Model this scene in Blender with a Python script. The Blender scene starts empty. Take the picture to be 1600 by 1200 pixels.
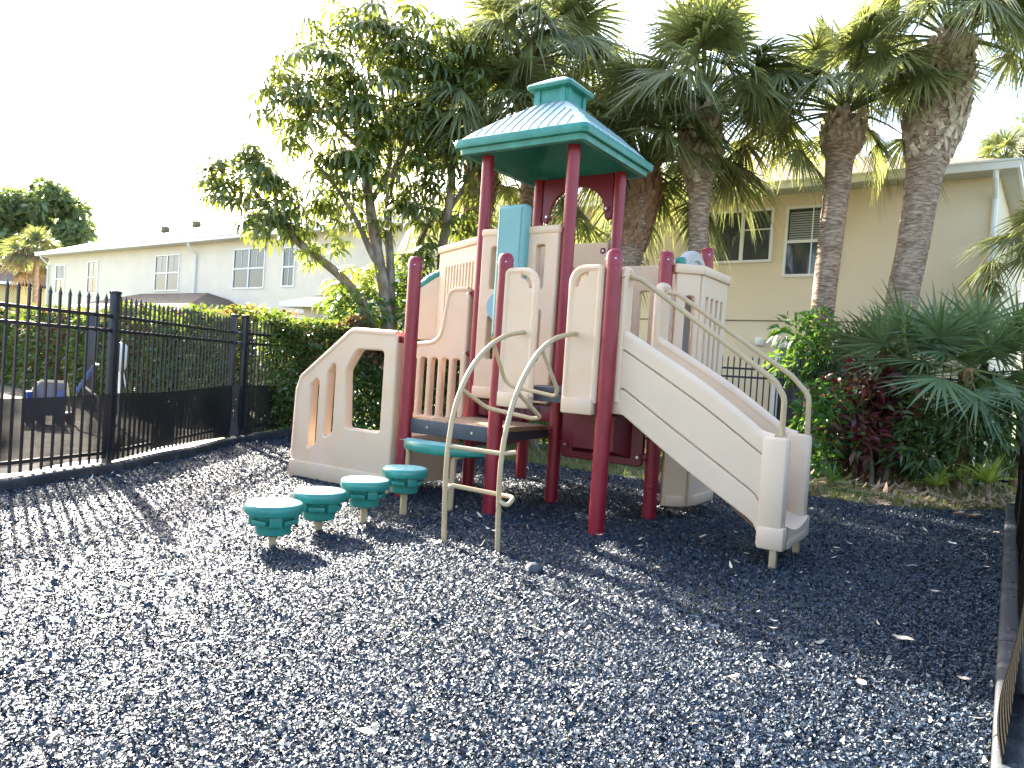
import bpy, bmesh, math, random
import numpy as np
from mathutils import Vector, Matrix
R = math.radians
random.seed(7); rng = np.random.default_rng(11)
SC = bpy.context.scene; COL = SC.collection

# ------------------------------------------------------------------ camera
F, CH, PITCH, ROLL = 1160.7, 1.3323, R(1.1485), R(3.7671)
FW = np.array([0, math.cos(PITCH), -math.sin(PITCH)]); RT0 = np.array([1., 0, 0]); UP0 = np.cross(RT0, FW)
RT = math.cos(ROLL)*RT0 + math.sin(ROLL)*UP0; UP = -math.sin(ROLL)*RT0 + math.cos(ROLL)*UP0
EYE = np.array([0, 0, CH])
cd = bpy.data.cameras.new('camera'); cam = bpy.data.objects.new('camera', cd); COL.objects.link(cam)
cam.matrix_world = Matrix(((RT[0], UP[0], -FW[0], 0), (RT[1], UP[1], -FW[1], 0), (RT[2], UP[2], -FW[2], CH), (0, 0, 0, 1)))
cd.sensor_width = 36; cd.lens = F*36/1600; cd.clip_start = .05; cd.clip_end = 2000
SC.camera = cam
def ray(x, y): return FW + RT*(x-800)/F + UP*(600-y)/F
def hit(x, y, p, n):
    d = ray(x, y); t = np.dot(np.array(p)-EYE, n)/np.dot(d, n); return EYE + d*t
def at(x, y, Y):                       # the point of the place seen at a pixel, Y metres ahead
    d = ray(x, y); return EYE + d*(Y/d[1])
def gnd(x, y, z=0): return hit(x, y, (0, 0, z), np.array([0, 0, 1.]))

# ------------------------------------------------------------------ light
SUN_AZ, SUN_EL = R(-35), R(28)
w = bpy.data.worlds.new('World'); SC.world = w; w.use_nodes = True
nt = w.node_tree; bg = nt.nodes['Background']
sky = nt.nodes.new('ShaderNodeTexSky'); sky.sky_type = 'NISHITA'; sky.sun_disc = False
sky.sun_elevation = SUN_EL; sky.sun_rotation = SUN_AZ; sky.dust_density = 3.0; sky.air_density = 1.0
nt.links.new(sky.outputs[0], bg.inputs[0]); bg.inputs[1].default_value = .105
sd = bpy.data.lights.new('sun', 'SUN'); so = bpy.data.objects.new('sun', sd); COL.objects.link(so)
sd.energy = 5.0; sd.angle = R(.5); sd.color = (1, .93, .82)
sv = Vector((math.sin(SUN_AZ)*math.cos(SUN_EL), math.cos(SUN_AZ)*math.cos(SUN_EL), math.sin(SUN_EL)))
so.rotation_euler = sv.to_track_quat('Z', 'Y').to_euler()
so.location = sv*30
SC.view_settings.view_transform = 'Standard'; SC.view_settings.look = 'None'
SC.view_settings.exposure = 3.0; SC.view_settings.gamma = 1
SC.cycles.max_bounces = 8; SC.cycles.transparent_max_bounces = 24

# ------------------------------------------------------------------ materials
MAT = {}
def mat(name, col, rough=.5, noise=0, nscale=8, bump=0, bscale=40, metal=0, spec=.5, trans=0, var=0, hue=0, tcol=None, coords='Object', stretch=None, col2=None, ramp=(.4, .65)):
    m = bpy.data.materials.new(name); m.use_nodes = True; t = m.node_tree; N = t.nodes; L = t.links
    b = N['Principled BSDF']; out = N['Material Output']
    b.inputs['Roughness'].default_value = rough; b.inputs['Metallic'].default_value = metal; b.inputs['Specular IOR Level'].default_value = spec
    rgb = N.new('ShaderNodeRGB'); rgb.outputs[0].default_value = (*col, 1); c = rgb.outputs[0]
    tc = N.new('ShaderNodeTexCoord'); co = tc.outputs[coords]
    if stretch:
        mp = N.new('ShaderNodeMapping'); mp.inputs['Scale'].default_value = stretch; L.new(co, mp.inputs[0]); co = mp.outputs[0]
    if col2 is not None:
        n = N.new('ShaderNodeTexNoise'); n.inputs['Scale'].default_value = nscale; n.inputs['Detail'].default_value = 6; n.inputs['Roughness'].default_value = .65; L.new(co, n.inputs[0])
        r = N.new('ShaderNodeValToRGB'); r.color_ramp.elements[0].position = ramp[0]; r.color_ramp.elements[1].position = ramp[1]; L.new(n.outputs[0], r.inputs[0])
        mx = N.new('ShaderNodeMix'); mx.data_type = 'RGBA'; L.new(r.outputs[0], mx.inputs[0]); L.new(c, mx.inputs[6]); mx.inputs[7].default_value = (*col2, 1); c = mx.outputs[2]
    if noise:
        n = N.new('ShaderNodeTexNoise'); n.inputs['Scale'].default_value = nscale; n.inputs['Detail'].default_value = 5; L.new(co, n.inputs[0])
        mr = N.new('ShaderNodeMapRange'); mr.inputs[1].default_value = .3; mr.inputs[2].default_value = .7; mr.inputs[3].default_value = 1-noise; mr.inputs[4].default_value = 1+noise; L.new(n.outputs[0], mr.inputs[0])
        hs = N.new('ShaderNodeHueSaturation'); L.new(c, hs.inputs['Color']); L.new(mr.outputs[0], hs.inputs['Value']); c = hs.outputs[0]
    if var:
        g = N.new('ShaderNodeNewGeometry')
        mr = N.new('ShaderNodeMapRange'); mr.inputs[3].default_value = 1-var; mr.inputs[4].default_value = 1+var; L.new(g.outputs['Random Per Island'], mr.inputs[0])
        hs = N.new('ShaderNodeHueSaturation'); L.new(c, hs.inputs['Color']); L.new(mr.outputs[0], hs.inputs['Value']); c = hs.outputs[0]
        if hue:
            wn = N.new('ShaderNodeTexWhiteNoise'); wn.noise_dimensions = '1D'; L.new(g.outputs['Random Per Island'], wn.inputs['W'])
            mr2 = N.new('ShaderNodeMapRange'); mr2.inputs[3].default_value = .5-hue; mr2.inputs[4].default_value = .5+hue; L.new(wn.outputs[0], mr2.inputs[0]); L.new(mr2.outputs[0], hs.inputs['Hue'])
    L.new(c, b.inputs['Base Color'])
    if bump:
        n = N.new('ShaderNodeTexNoise'); n.inputs['Scale'].default_value = bscale; n.inputs['Detail'].default_value = 6; L.new(co, n.inputs[0])
        bp = N.new('ShaderNodeBump'); bp.inputs['Strength'].default_value = bump; bp.inputs['Distance'].default_value = .02; L.new(n.outputs[0], bp.inputs['Height']); L.new(bp.outputs[0], b.inputs['Normal'])
    if trans:
        tr = N.new('ShaderNodeBsdfTranslucent'); ms = N.new('ShaderNodeMixShader'); ms.inputs[0].default_value = trans
        if tcol is not None: tr.inputs[0].default_value = (*tcol, 1)
        else: L.new(c, tr.inputs[0])
        L.new(b.outputs[0], ms.inputs[1]); L.new(tr.outputs[0], ms.inputs[2]); L.new(ms.outputs[0], out.inputs[0])
    MAT[name] = m; return m

mat('tan_plastic', (.76, .54, .36), .5, noise=.06, nscale=5, bump=.1, bscale=60, trans=.13, tcol=(.85, .60, .34), col2=(.65, .51, .40), ramp=(.45, .8))
mat('slide_plastic', (.76, .57, .405), .42, noise=.05, nscale=4, bump=.06, bscale=60, trans=.06, tcol=(.8, .55, .38), col2=(.70, .525, .38), ramp=(.5, .85))
mat('grey_plastic', (.42, .38, .35), .5, noise=.06)
mat('red_post', (.225, .006, .018), .38, noise=.12, nscale=4, bump=.05, bscale=25, col2=(.23, .015, .028), ramp=(.5, .75))
mat('maroon_plastic', (.16, .008, .022), .4, noise=.08, nscale=3)
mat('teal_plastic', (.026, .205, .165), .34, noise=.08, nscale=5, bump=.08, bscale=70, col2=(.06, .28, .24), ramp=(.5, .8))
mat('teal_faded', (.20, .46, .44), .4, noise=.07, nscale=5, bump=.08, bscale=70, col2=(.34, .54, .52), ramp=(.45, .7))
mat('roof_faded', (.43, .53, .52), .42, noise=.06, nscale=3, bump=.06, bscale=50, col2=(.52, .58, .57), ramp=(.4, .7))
mat('roof_seam', (.17, .26, .255), .5)
mat('panel_teal', (.15, .33, .32), .45, noise=.05, nscale=3, bump=.05, bscale=70)
mat('pale_blue', (.22, .36, .40), .3)
mat('deck_grey', (.045, .05, .062), .45, noise=.1)
mat('deck_tan', (.34, .22, .13), .55, noise=.15, nscale=14, col2=(.12, .08, .06), ramp=(.55, .6))
mat('cream_metal', (.44, .33, .19), .38, noise=.1, nscale=6, col2=(.37, .28, .17), ramp=(.5, .7))
mat('steel', (.6, .6, .6), .3, metal=1)
mat('dark_gap', (.06, .05, .045), .8)
mat('black_paint', (.012, .014, .02), .38, noise=.2)
mat('rubber', (.024, .027, .032), .6, noise=.25, nscale=5, bump=.3, bscale=60, col2=(.055, .056, .058), ramp=(.55, .8))
mat('mulch', (.006, .012, .024), .5, noise=.5, nscale=30, bump=1, bscale=70)
mat('stucco', (.76, .64, .465), .9, noise=.05, nscale=1.2, bump=.35, bscale=60, col2=(.72, .605, .44), ramp=(.4, .75))
mat('stucco_glare', (.78, .69, .56), .9, noise=.05, nscale=1.2, bump=.35, bscale=60)  # left-hand stucco, veiling glare painted in as a paler colour
mat('stucco_yellow', (.62, .48, .22), .9, noise=.05, nscale=2, bump=.3, bscale=60)
mat('white_trim', (.78, .77, .74), .45, noise=.05, nscale=3)
mat('soffit', (.55, .53, .49), .6)
mat('groove', (.20, .16, .10), .9)
mat('dead_leaf', (.36, .25, .15), .7, var=.4, hue=.02, trans=.2)
mat('pale_leaf', (.62, .52, .38), .6, var=.2)
mat('bark', (.19, .14, .095), .85, noise=.3, nscale=7, bump=.6, bscale=22, stretch=(1, 1, .4), col2=(.29, .24, .18), ramp=(.45, .65))
mat('palm_bark', (.22, .14, .092), .9, noise=.35, nscale=5, bump=1, bscale=7, stretch=(1.6, 1.6, 7), col2=(.36, .27, .20), ramp=(.38, .66))
mat('palm_boot', (.36, .25, .155), .8, var=.35, noise=.25, nscale=9, bump=.4, bscale=30, col2=(.44, .37, .29), ramp=(.4, .65))
mat('palm_boot_dark', (.27, .145, .08), .9, noise=.35, nscale=9, bump=.8, bscale=25)
mat('palm_leaf', (.155, .172, .075), .40, var=.35, hue=.02, trans=.36, tcol=(.32, .35, .09), spec=.6)
mat('palm_leaf_dead', (.20, .135, .065), .7, var=.35, trans=.2)
mat('petiole', (.16, .19, .06), .45, noise=.2)
mat('palmetto_leaf', (.125, .18, .085), .38, var=.35, hue=.02, trans=.25, tcol=(.2, .3, .06))
mat('umbrella_leaf', (.080, .115, .034), .28, var=.4, hue=.015, trans=.32, tcol=(.24, .28, .03), spec=.6)
mat('hedge_leaf', (.055, .105, .028), .4, var=.45, hue=.025, trans=.22, tcol=(.26, .34, .035))
mat('hedge_red_leaf', (.15, .085, .045), .4, var=.45, hue=.04, trans=.28, tcol=(.32, .18, .07))
mat('bush_leaf', (.05, .135, .032), .38, var=.4, hue=.02, trans=.35, tcol=(.22, .38, .04))
mat('lime_leaf', (.17, .24, .04), .38, var=.35, hue=.02, trans=.4, tcol=(.45, .5, .06))
mat('red_leaf', (.095, .014, .020), .4, var=.5, hue=.03, trans=.25, tcol=(.35, .05, .05))
mat('bronze_leaf', (.14, .07, .035), .45, var=.5, hue=.03, trans=.25)
mat('far_leaf', (.13, .18, .085), .6, var=.35, hue=.02, trans=.3, tcol=(.25, .32, .08))
mat('grass', (.085, .14, .032), .5, var=.5, hue=.03, trans=.3, tcol=(.3, .33, .06))
mat('soil', (.085, .065, .042), .95, noise=.35, nscale=3, bump=.8, bscale=18, col2=(.14, .11, .075), ramp=(.45, .6))
mat('lawn', (.075, .10, .035), .95, noise=.3, nscale=2.5, bump=.8, bscale=30, col2=(.15, .13, .075), ramp=(.42, .62))
mat('concrete', (.30, .285, .26), .85, noise=.12, nscale=4, bump=.2, bscale=40)
mat('blue_fabric', (.03, .06, .20), .5, noise=.2)
mat('grey_fabric', (.10, .10, .13), .6, noise=.2)
mat('tan_tube', (.45, .36, .24), .4)
mat('white_paint', (.78, .78, .78), .35)
mat('stone', (.07, .07, .075), .8, noise=.3, bump=.6)
mat('curtain', (.30, .32, .32), .9)

def shingle_mat():
    m = bpy.data.materials.new('shingles'); m.use_nodes = True; t = m.node_tree; N = t.nodes; L = t.links; b = N['Principled BSDF']
    b.inputs['Roughness'].default_value = .9
    uv = N.new('ShaderNodeUVMap'); br = N.new('ShaderNodeTexBrick'); L.new(uv.outputs[0], br.inputs[0])
    br.inputs['Color1'].default_value = (.13, .088, .062, 1); br.inputs['Color2'].default_value = (.20, .145, .105, 1); br.inputs['Mortar'].default_value = (.06, .04, .03, 1)
    br.inputs['Scale'].default_value = 1; br.inputs['Brick Width'].default_value = .3; br.inputs['Row Height'].default_value = .14; br.inputs['Mortar Size'].default_value = .012; br.inputs['Bias'].default_value = -.1
    L.new(br.outputs[0], b.inputs['Base Color'])
    bp = N.new('ShaderNodeBump'); bp.inputs['Strength'].default_value = .6; bp.inputs['Distance'].default_value = .03; bp.invert = True; L.new(br.outputs['Fac'], bp.inputs['Height']); L.new(bp.outputs[0], b.inputs['Normal'])
    MAT['shingles'] = m
shingle_mat()
def glass_mat():
    m = bpy.data.materials.new('window_glass'); m.use_nodes = True; b = m.node_tree.nodes['Principled BSDF']
    b.inputs['Base Color'].default_value = (.05, .058, .065, 1); b.inputs['Roughness'].default_value = .06; b.inputs['Specular IOR Level'].default_value = .8
    N = m.node_tree.nodes; L = m.node_tree.links
    tc = N.new('ShaderNodeTexCoord'); n = N.new('ShaderNodeTexNoise'); n.inputs['Scale'].default_value = 1.4; L.new(tc.outputs['Object'], n.inputs[0])
    bp = N.new('ShaderNodeBump'); bp.inputs['Strength'].default_value = .06; L.new(n.outputs[0], bp.inputs['Height']); L.new(bp.outputs[0], b.inputs['Normal'])
    MAT['window_glass'] = m
glass_mat()
def screen_mat(name, opac, scale, col):
    m = bpy.data.materials.new(name); m.use_nodes = True; N = m.node_tree.nodes; L = m.node_tree.links
    b = N['Principled BSDF']; b.inputs['Base Color'].default_value = (*col, 1); b.inputs['Roughness'].default_value = .55
    tr = N.new('ShaderNodeBsdfTransparent'); ms = N.new('ShaderNodeMixShader')
    tc = N.new('ShaderNodeTexCoord'); n = N.new('ShaderNodeTexNoise'); n.inputs['Scale'].default_value = scale; L.new(tc.outputs['Object'], n.inputs[0])
    mr = N.new('ShaderNodeMapRange'); mr.inputs[1].default_value = .35; mr.inputs[2].default_value = .65; mr.inputs[3].default_value = opac-.1; mr.inputs[4].default_value = min(1, opac+.1); L.new(n.outputs[0], mr.inputs[0])
    L.new(mr.outputs[0], ms.inputs[0]); L.new(tr.outputs[0], ms.inputs[1]); L.new(b.outputs[0], ms.inputs[2]); L.new(ms.outputs[0], N['Material Output'].inputs[0])
    MAT[name] = m
screen_mat('screen_thin', .945, 2.2, (.012, .012, .013))
screen_mat('screen_dense', .93, 1.6, (.012, .012, .013))
def ribbed_screen():
    m = bpy.data.materials.new('screen_ribbed'); m.use_nodes = True; N = m.node_tree.nodes; L = m.node_tree.links
    b = N['Principled BSDF']; b.inputs['Roughness'].default_value = .5
    tc = N.new('ShaderNodeTexCoord'); wv = N.new('ShaderNodeTexWave'); wv.wave_type = 'BANDS'; wv.bands_direction = 'Z'; b.inputs['Specular IOR Level'].default_value = .0; wv.inputs['Scale'].default_value = 9; wv.inputs['Distortion'].default_value = .3; L.new(tc.outputs['Object'], wv.inputs[0])
    r = N.new('ShaderNodeValToRGB'); r.color_ramp.elements[0].color = (.0015, .0015, .0015, 1); r.color_ramp.elements[1].color = (.016, .015, .013, 1); r.color_ramp.elements[0].position = .45; r.color_ramp.elements[1].position = .8
    L.new(wv.outputs[0], r.inputs[0]); L.new(r.outputs[0], b.inputs['Base Color'])
    MAT['screen_ribbed'] = m
ribbed_screen()
def chip_mat():
    m = bpy.data.materials.new('rubber_chips'); m.use_nodes = True; N = m.node_tree.nodes; L = m.node_tree.links; b = N['Principled BSDF']
    g = N.new('ShaderNodeNewGeometry'); r = N.new('ShaderNodeValToRGB'); L.new(g.outputs['Random Per Island'], r.inputs[0]); L.new(r.outputs[0], b.inputs['Base Color'])
    e = r.color_ramp.elements; e[0].position = 0; e[0].color = (.006, .014, .030, 1); e[1].position = 1; e[1].color = (.20, .19, .17, 1)
    for p, c in ((.35, (.008, .024, .050)), (.64, (.015, .037, .066)), (.84, (.034, .056, .078)), (.96, (.08, .098, .108))):
        x = e.new(p); x.color = (*c, 1)
    b.inputs['Roughness'].default_value = .48; b.inputs['Specular IOR Level'].default_value = .40
    MAT['rubber_chips'] = m
chip_mat()

# ------------------------------------------------------------------ object helpers
def tag(o, label=None, cat=None, group=None, kind=None):
    if label: o['label'] = label
    if cat: o['category'] = cat
    if group: o['group'] = group
    if kind: o['kind'] = kind
    return o
def empty(name, loc=(0, 0, 0), rz=0, label=None, cat=None, group=None):
    o = bpy.data.objects.new(name, None); COL.objects.link(o); o.location = loc; o.rotation_euler = (0, 0, rz); o.empty_display_size = .2
    return tag(o, label, cat, group)
def link(name, me, parent=None, ms=()):
    o = bpy.data.objects.new(name, me); COL.objects.link(o)
    for k in ms: me.materials.append(MAT[k])
    if parent is not None: o.parent = parent
    return o
class MB:
    def __init__(s): s.v = []; s.f = []; s.m = []
    def add(s, vs, fs, mi=0):
        k = len(s.v); s.v += [tuple(map(float, p)) for p in vs]; s.f += [tuple(i+k for i in f) for f in fs]; s.m += [mi]*len(fs)
    def box(s, c, size, rz=0, mi=0, bev=0, M=None):
        bm = bmesh.new(); bmesh.ops.create_cube(bm, size=1); bmesh.ops.scale(bm, vec=size, verts=bm.verts)
        if bev: bmesh.ops.bevel(bm, geom=list(bm.edges), offset=bev, segments=2, affect='EDGES', profile=.5)
        T = Matrix.Translation(c) @ Matrix.Rotation(rz, 4, 'Z')
        if M is not None: T = Matrix.Translation(c) @ M.to_4x4()
        bm.verts.index_update(); s.add([T @ v.co for v in bm.verts], [[v.index for v in f.verts] for f in bm.faces], mi); bm.free()
    def bbox(s, lo, hi, mi=0, bev=0): s.box([(a+b)/2 for a, b in zip(lo, hi)], [b-a for a, b in zip(lo, hi)], 0, mi, bev)
    def lathe(s, prof, c=(0, 0, 0), n=24, mi=0, rfun=None):
        vs = []; fs = []
        for (r, z) in prof:
            for i in range(n):
                a = 2*math.pi*i/n; q = r*(rfun(a, z) if rfun else 1)
                vs.append((c[0]+q*math.cos(a), c[1]+q*math.sin(a), c[2]+z))
        for j in range(len(prof)-1):
            for i in range(n):
                fs.append((j*n+i, j*n+(i+1) % n, (j+1)*n+(i+1) % n, (j+1)*n+i))
        fs.append(tuple(range(n))[::-1]); fs.append(tuple((len(prof)-1)*n+i for i in range(n)))
        s.add(vs, fs, mi)
    def tube(s, pts, r, n=10, mi=0, cap=True):
        P = [Vector(p) for p in pts]; k = len(P); rr = r if hasattr(r, '__len__') else [r]*k
        vs = []; fs = []; ref = None
        for i in range(k):
            t = (P[min(i+1, k-1)]-P[max(i-1, 0)]).normalized()
            if ref is None: ref = t.orthogonal().normalized()
            ref = (ref - t*ref.dot(t)).normalized(); b = t.cross(ref)
            for j in range(n):
                a = 2*math.pi*j/n; vs.append(P[i]+(ref*math.cos(a)+b*math.sin(a))*rr[i])
        for i in range(k-1):
            for j in range(n): fs.append((i*n+j, i*n+(j+1) % n, (i+1)*n+(j+1) % n, (i+1)*n+j))
        if cap: fs.append(tuple(range(n))[::-1]); fs.append(tuple((k-1)*n+j for j in range(n)))
        s.add(vs, fs, mi)
    def prism(s, poly, z0, z1, mi=0):
        n = len(poly); s.add([(x, y, z0) for x, y in poly]+[(x, y, z1) for x, y in poly], [tuple(range(n))[::-1], tuple(range(n, 2*n))]+[(i, (i+1) % n, (i+1) % n+n, i+n) for i in range(n)], mi)
    def build(s, name, ms, parent=None, smooth=35):
        me = bpy.data.meshes.new(name); me.from_pydata(s.v, [], s.f)
        ms = [ms] if isinstance(ms, str) else ms
        if len(ms) > 1: me.polygons.foreach_set('material_index', s.m)
        finish(me, smooth)
        return link(name, me, parent, ms)
def finish(me, smooth):
    bm = bmesh.new(); bm.from_mesh(me); bmesh.ops.recalc_face_normals(bm, faces=bm.faces); bm.to_mesh(me); bm.free()
    if smooth:
        me.polygons.foreach_set('use_smooth', [True]*len(me.polygons)); me.set_sharp_from_angle(angle=R(smooth))
    me.update()
def spline(pts, n=8):                     # Catmull-Rom through points
    P = [np.array(p, float) for p in pts]; P = [2*P[0]-P[1]]+P+[2*P[-1]-P[-2]]; out = []
    for i in range(1, len(P)-2):
        for k in range(n):
            t = k/n; a, b, c, d = P[i-1:i+3]
            out.append(.5*((2*b)+(-a+c)*t+(2*a-5*b+4*c-d)*t*t+(-a+3*b-3*c+d)*t**3))
    out.append(P[-2]); return out
def fillet(pts, rad, n=5, closed=True):   # round the corners of a polyline; rad one value or one per corner
    P = [np.array(p, float) for p in pts]; N = len(P); out = []
    for i in range(N):
        r = rad[i] if hasattr(rad, '__len__') else rad
        if not closed and i in (0, N-1) or r <= 0: out.append(P[i]); continue
        a, b, c = P[i-1], P[i], P[(i+1) % N]; u = a-b; v = c-b; lu = np.linalg.norm(u); lv = np.linalg.norm(v); u /= lu; v /= lv
        ang = math.acos(max(-1, min(1, float(u@v)))); d = min(r/math.tan(ang/2), lu*.48, lv*.48)
        p0 = b+u*d; p1 = b+v*d
        for k in range(n+1):
            t = k/n; out.append((1-t)**2*p0+2*t*(1-t)*b+t*t*p1)
    return out
def flat(outline, holes, th, bev=.012):   # a plate with holes and rounded rims: mesh in (s, z, depth)
    cu = bpy.data.curves.new('outline', 'CURVE'); cu.dimensions = '2D'; cu.fill_mode = 'BOTH'; cu.extrude = max(th/2-bev, .001); cu.bevel_depth = bev; cu.bevel_resolution = 2; cu.offset = -bev
    for poly in [outline]+list(holes):
        sp = cu.splines.new('POLY'); sp.points.add(len(poly)-1); sp.use_cyclic_u = True
        for q, p in zip(sp.points, poly): q.co = (p[0], p[1], 0, 1)
    o = bpy.data.objects.new('outline', cu); COL.objects.link(o)
    dg = bpy.context.evaluated_depsgraph_get(); dg.update()
    me = bpy.data.meshes.new_from_object(o.evaluated_get(dg)); bpy.data.objects.remove(o); bpy.data.curves.remove(cu)
    return me
def addflat(mb, outline, holes, th, p0, ang, bev=.012, mi=0):   # put the plate upright: s runs from p0 along ang, depth across
    me = flat(outline, holes, th, bev); c, s_ = math.cos(ang), math.sin(ang)
    vs = [(p0[0]+v.co.x*c+v.co.z*s_, p0[1]+v.co.x*s_-v.co.z*c, v.co.y) for v in me.vertices]
    mb.add(vs, [tuple(p.vertices) for p in me.polygons], mi); bpy.data.meshes.remove(me)
def slot(s0, s1, z0, z1, r=.03): return fillet([(s0, z0), (s1, z0), (s1, z1), (s0, z1)], min(r, (s1-s0)*.48), 4)

# thin leaves: P (N,k,3) centre lines, S (N,k,3) or (N,1,3) side vectors, W (k,) or (N,k) half widths
def strips(name, P, S, W, ms, parent=None, mi=None, fold=0):
    P = np.asarray(P, np.float32); N, k, _ = P.shape; W = np.broadcast_to(np.asarray(W, np.float32), (N, k))[..., None]; S = np.broadcast_to(S, (N, k, 3))
    A = P-S*W; B = P+S*W
    V = np.stack([A, B], 2).reshape(-1, 3); nv = len(V)
    base = (np.arange(N)*k*2)[:, None]+np.arange(k-1)[None]*2
    Fq = np.stack([base, base+1, base+3, base+2], -1).reshape(-1, 4)
    return rawmesh(name, V, Fq, ms, parent, None if mi is None else np.repeat(mi, k-1))
def rawmesh(name, V, Fq, ms, parent=None, mi=None):
    me = bpy.data.meshes.new(name); nf = len(Fq); me.vertices.add(len(V)); me.vertices.foreach_set('co', np.ascontiguousarray(V, np.float32).ravel())
    me.loops.add(nf*4); me.loops.foreach_set('vertex_index', np.ascontiguousarray(Fq, np.int32).ravel())
    me.polygons.add(nf); me.polygons.foreach_set('loop_start', np.arange(nf, dtype=np.int32)*4); me.polygons.foreach_set('loop_total', np.full(nf, 4, np.int32))
    if mi is not None: me.polygons.foreach_set('material_index', np.asarray(mi, np.int32))
    me.polygons.foreach_set('use_smooth', np.ones(nf, bool)); me.update(calc_edges=True); me.validate()
    return link(name, me, parent, [ms] if isinstance(ms, str) else ms)
def unit(a): return a/np.maximum(np.linalg.norm(a, axis=-1, keepdims=True), 1e-9)
def randdir(n): return unit(rng.normal(size=(n, 3)))
def leaves(name, C, D, size, ms, parent=None, aspect=.38, droop=.35, jitter=.3, k=3):
    """broad leaves at C pointing along D, drooping at the tip"""
    n = len(C); L = size*rng.uniform(1-jitter, 1+jitter, n)[:, None]
    D = unit(D); S = unit(np.cross(D, randdir(n))); t = np.linspace(0, 1, k)[None, :, None]
    P = C[:, None]+D[:, None]*t*L[:, None]+np.array([0, 0, -1.])*droop*(t**2)*L[:, None]
    prof = np.interp(np.linspace(0, 1, k), [0, .25, .55, 1], [.25, .9, 1, .04])
    mi = None
    if not isinstance(ms, str): mi = rng.integers(0, len(ms), n)
    return strips(name, P, S[:, None], prof[None]*L*aspect*.5, ms, parent, mi)
def pip(x, y, poly):
    ins = np.zeros(len(x), bool); n = len(poly)
    for i in range(n):
        x0, y0 = poly[i]; x1, y1 = poly[(i+1) % n]
        c = ((y0 > y) != (y1 > y)) & (x < (x1-x0)*(y-y0)/((y1-y0) if y1 != y0 else 1e-9)+x0); ins ^= c
    return ins

# ================================================================== PLAY STRUCTURE
TH = R(-33.92); K = 1.07
OX, OY = -1.0132, 7.2406
PS = empty('play_structure', (OX, OY, 0), TH, 'tan, red and green play tower with hipped roof, slide and climber on blue mulch', 'playground')
UX = np.array([math.cos(TH), math.sin(TH), 0]); VX = np.array([-math.sin(TH), math.cos(TH), 0])
def loc(P): d = np.array(P)-np.array([OX, OY, 0]); return np.array([d@UX, d@VX, P[2]])
def hb(x, y, b): return loc(hit(x, y, np.array([OX, OY, 0])+VX*b*K, VX))      # pixel to local, on the plane b
def part(mb, name, ms, parent=PS, smooth=35): return mb.build(name, ms, parent, smooth)
# posts
posts = dict(A=(0, 0, 2.36), B=(1, 0, 2.36), C=(2, 0, 2.36), D=(0, 1, 3.62), E=(1, 1, 3.62), F=(1, 2, 3.62), G=(0, 2, 3.62), H=(2, 1, 2.52), I=(2, 2, 2.74))
PR = .066
for k, (a, b, h) in posts.items():
    m = MB(); m.lathe([(PR, -.15), (PR, h-.10 if h < 3 else h)], (a*K, b*K, 0), 28); p = part(m, 'post', 'red_post')
    if h < 3:
        m = MB(); m.lathe([(PR+.003, h-.135), (PR+.004, h-.06), (PR-.004, h-.03), (PR-.02, h-.008), (PR-.042, h), (.002, h+.002)], (a*K, b*K, 0), 28)
        for q in range(4):
            an = q*math.pi/2-.95; m.lathe([(.008, -.004), (.007, .003), (.002, .006)], (a*K+math.cos(an)*(PR+.003), b*K+math.sin(an)*(PR+.003), h-.085), 8, 1)
        part(m, 'post_cap', ['red_post', 'steel'], p)
    if k in 'H':
        m = MB(); m.lathe([(PR+.006, .30), (PR+.006, .35)], (a*K, b*K, 0), 28); m.box((a*K+.02, b*K-PR-.012, .325), (.05, .02, .03), 0, 0, .004); part(m, 'post_collar', 'red_post', p)
def clamp(post, dirang, z, parent=PS):
    a, b, h = posts[post]; c = (a*K+math.cos(dirang)*(PR+.035), b*K+math.sin(dirang)*(PR+.035), z)
    m = MB(); m.box(c, (.10, .035, .06), dirang, 0, .01)
    ex = (a*K+math.cos(dirang)*(PR+.075), b*K+math.sin(dirang)*(PR+.075))
    nx, ny = math.sin(dirang), -math.cos(dirang)
    for sgn in (1, -1):
        m.tube([(ex[0], ex[1], z), (ex[0]+sgn*nx*.04, ex[1]+sgn*ny*.04, z)], .036, 14); m.tube([(ex[0]+sgn*nx*.04, ex[1]+sgn*ny*.04, z), (ex[0]+sgn*nx*.046, ex[1]+sgn*ny*.046, z)], .014, 10, 1)
    part(m, 'clamp', ['maroon_plastic', 'steel'], parent)
for q in (('D', math.pi, 2.13), ('D', math.pi, 1.47), ('A', math.pi, 1.55), ('E', 0, .62), ('H', math.pi, .58), ('F', 0, 2.44), ('F', math.pi, 2.74), ('F', math.pi, 3.22), ('G', 0, 3.17), ('E', math.pi, 2.74), ('C', math.pi, 2.1), ('B', 0, 2.1)): clamp(*q)

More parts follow.
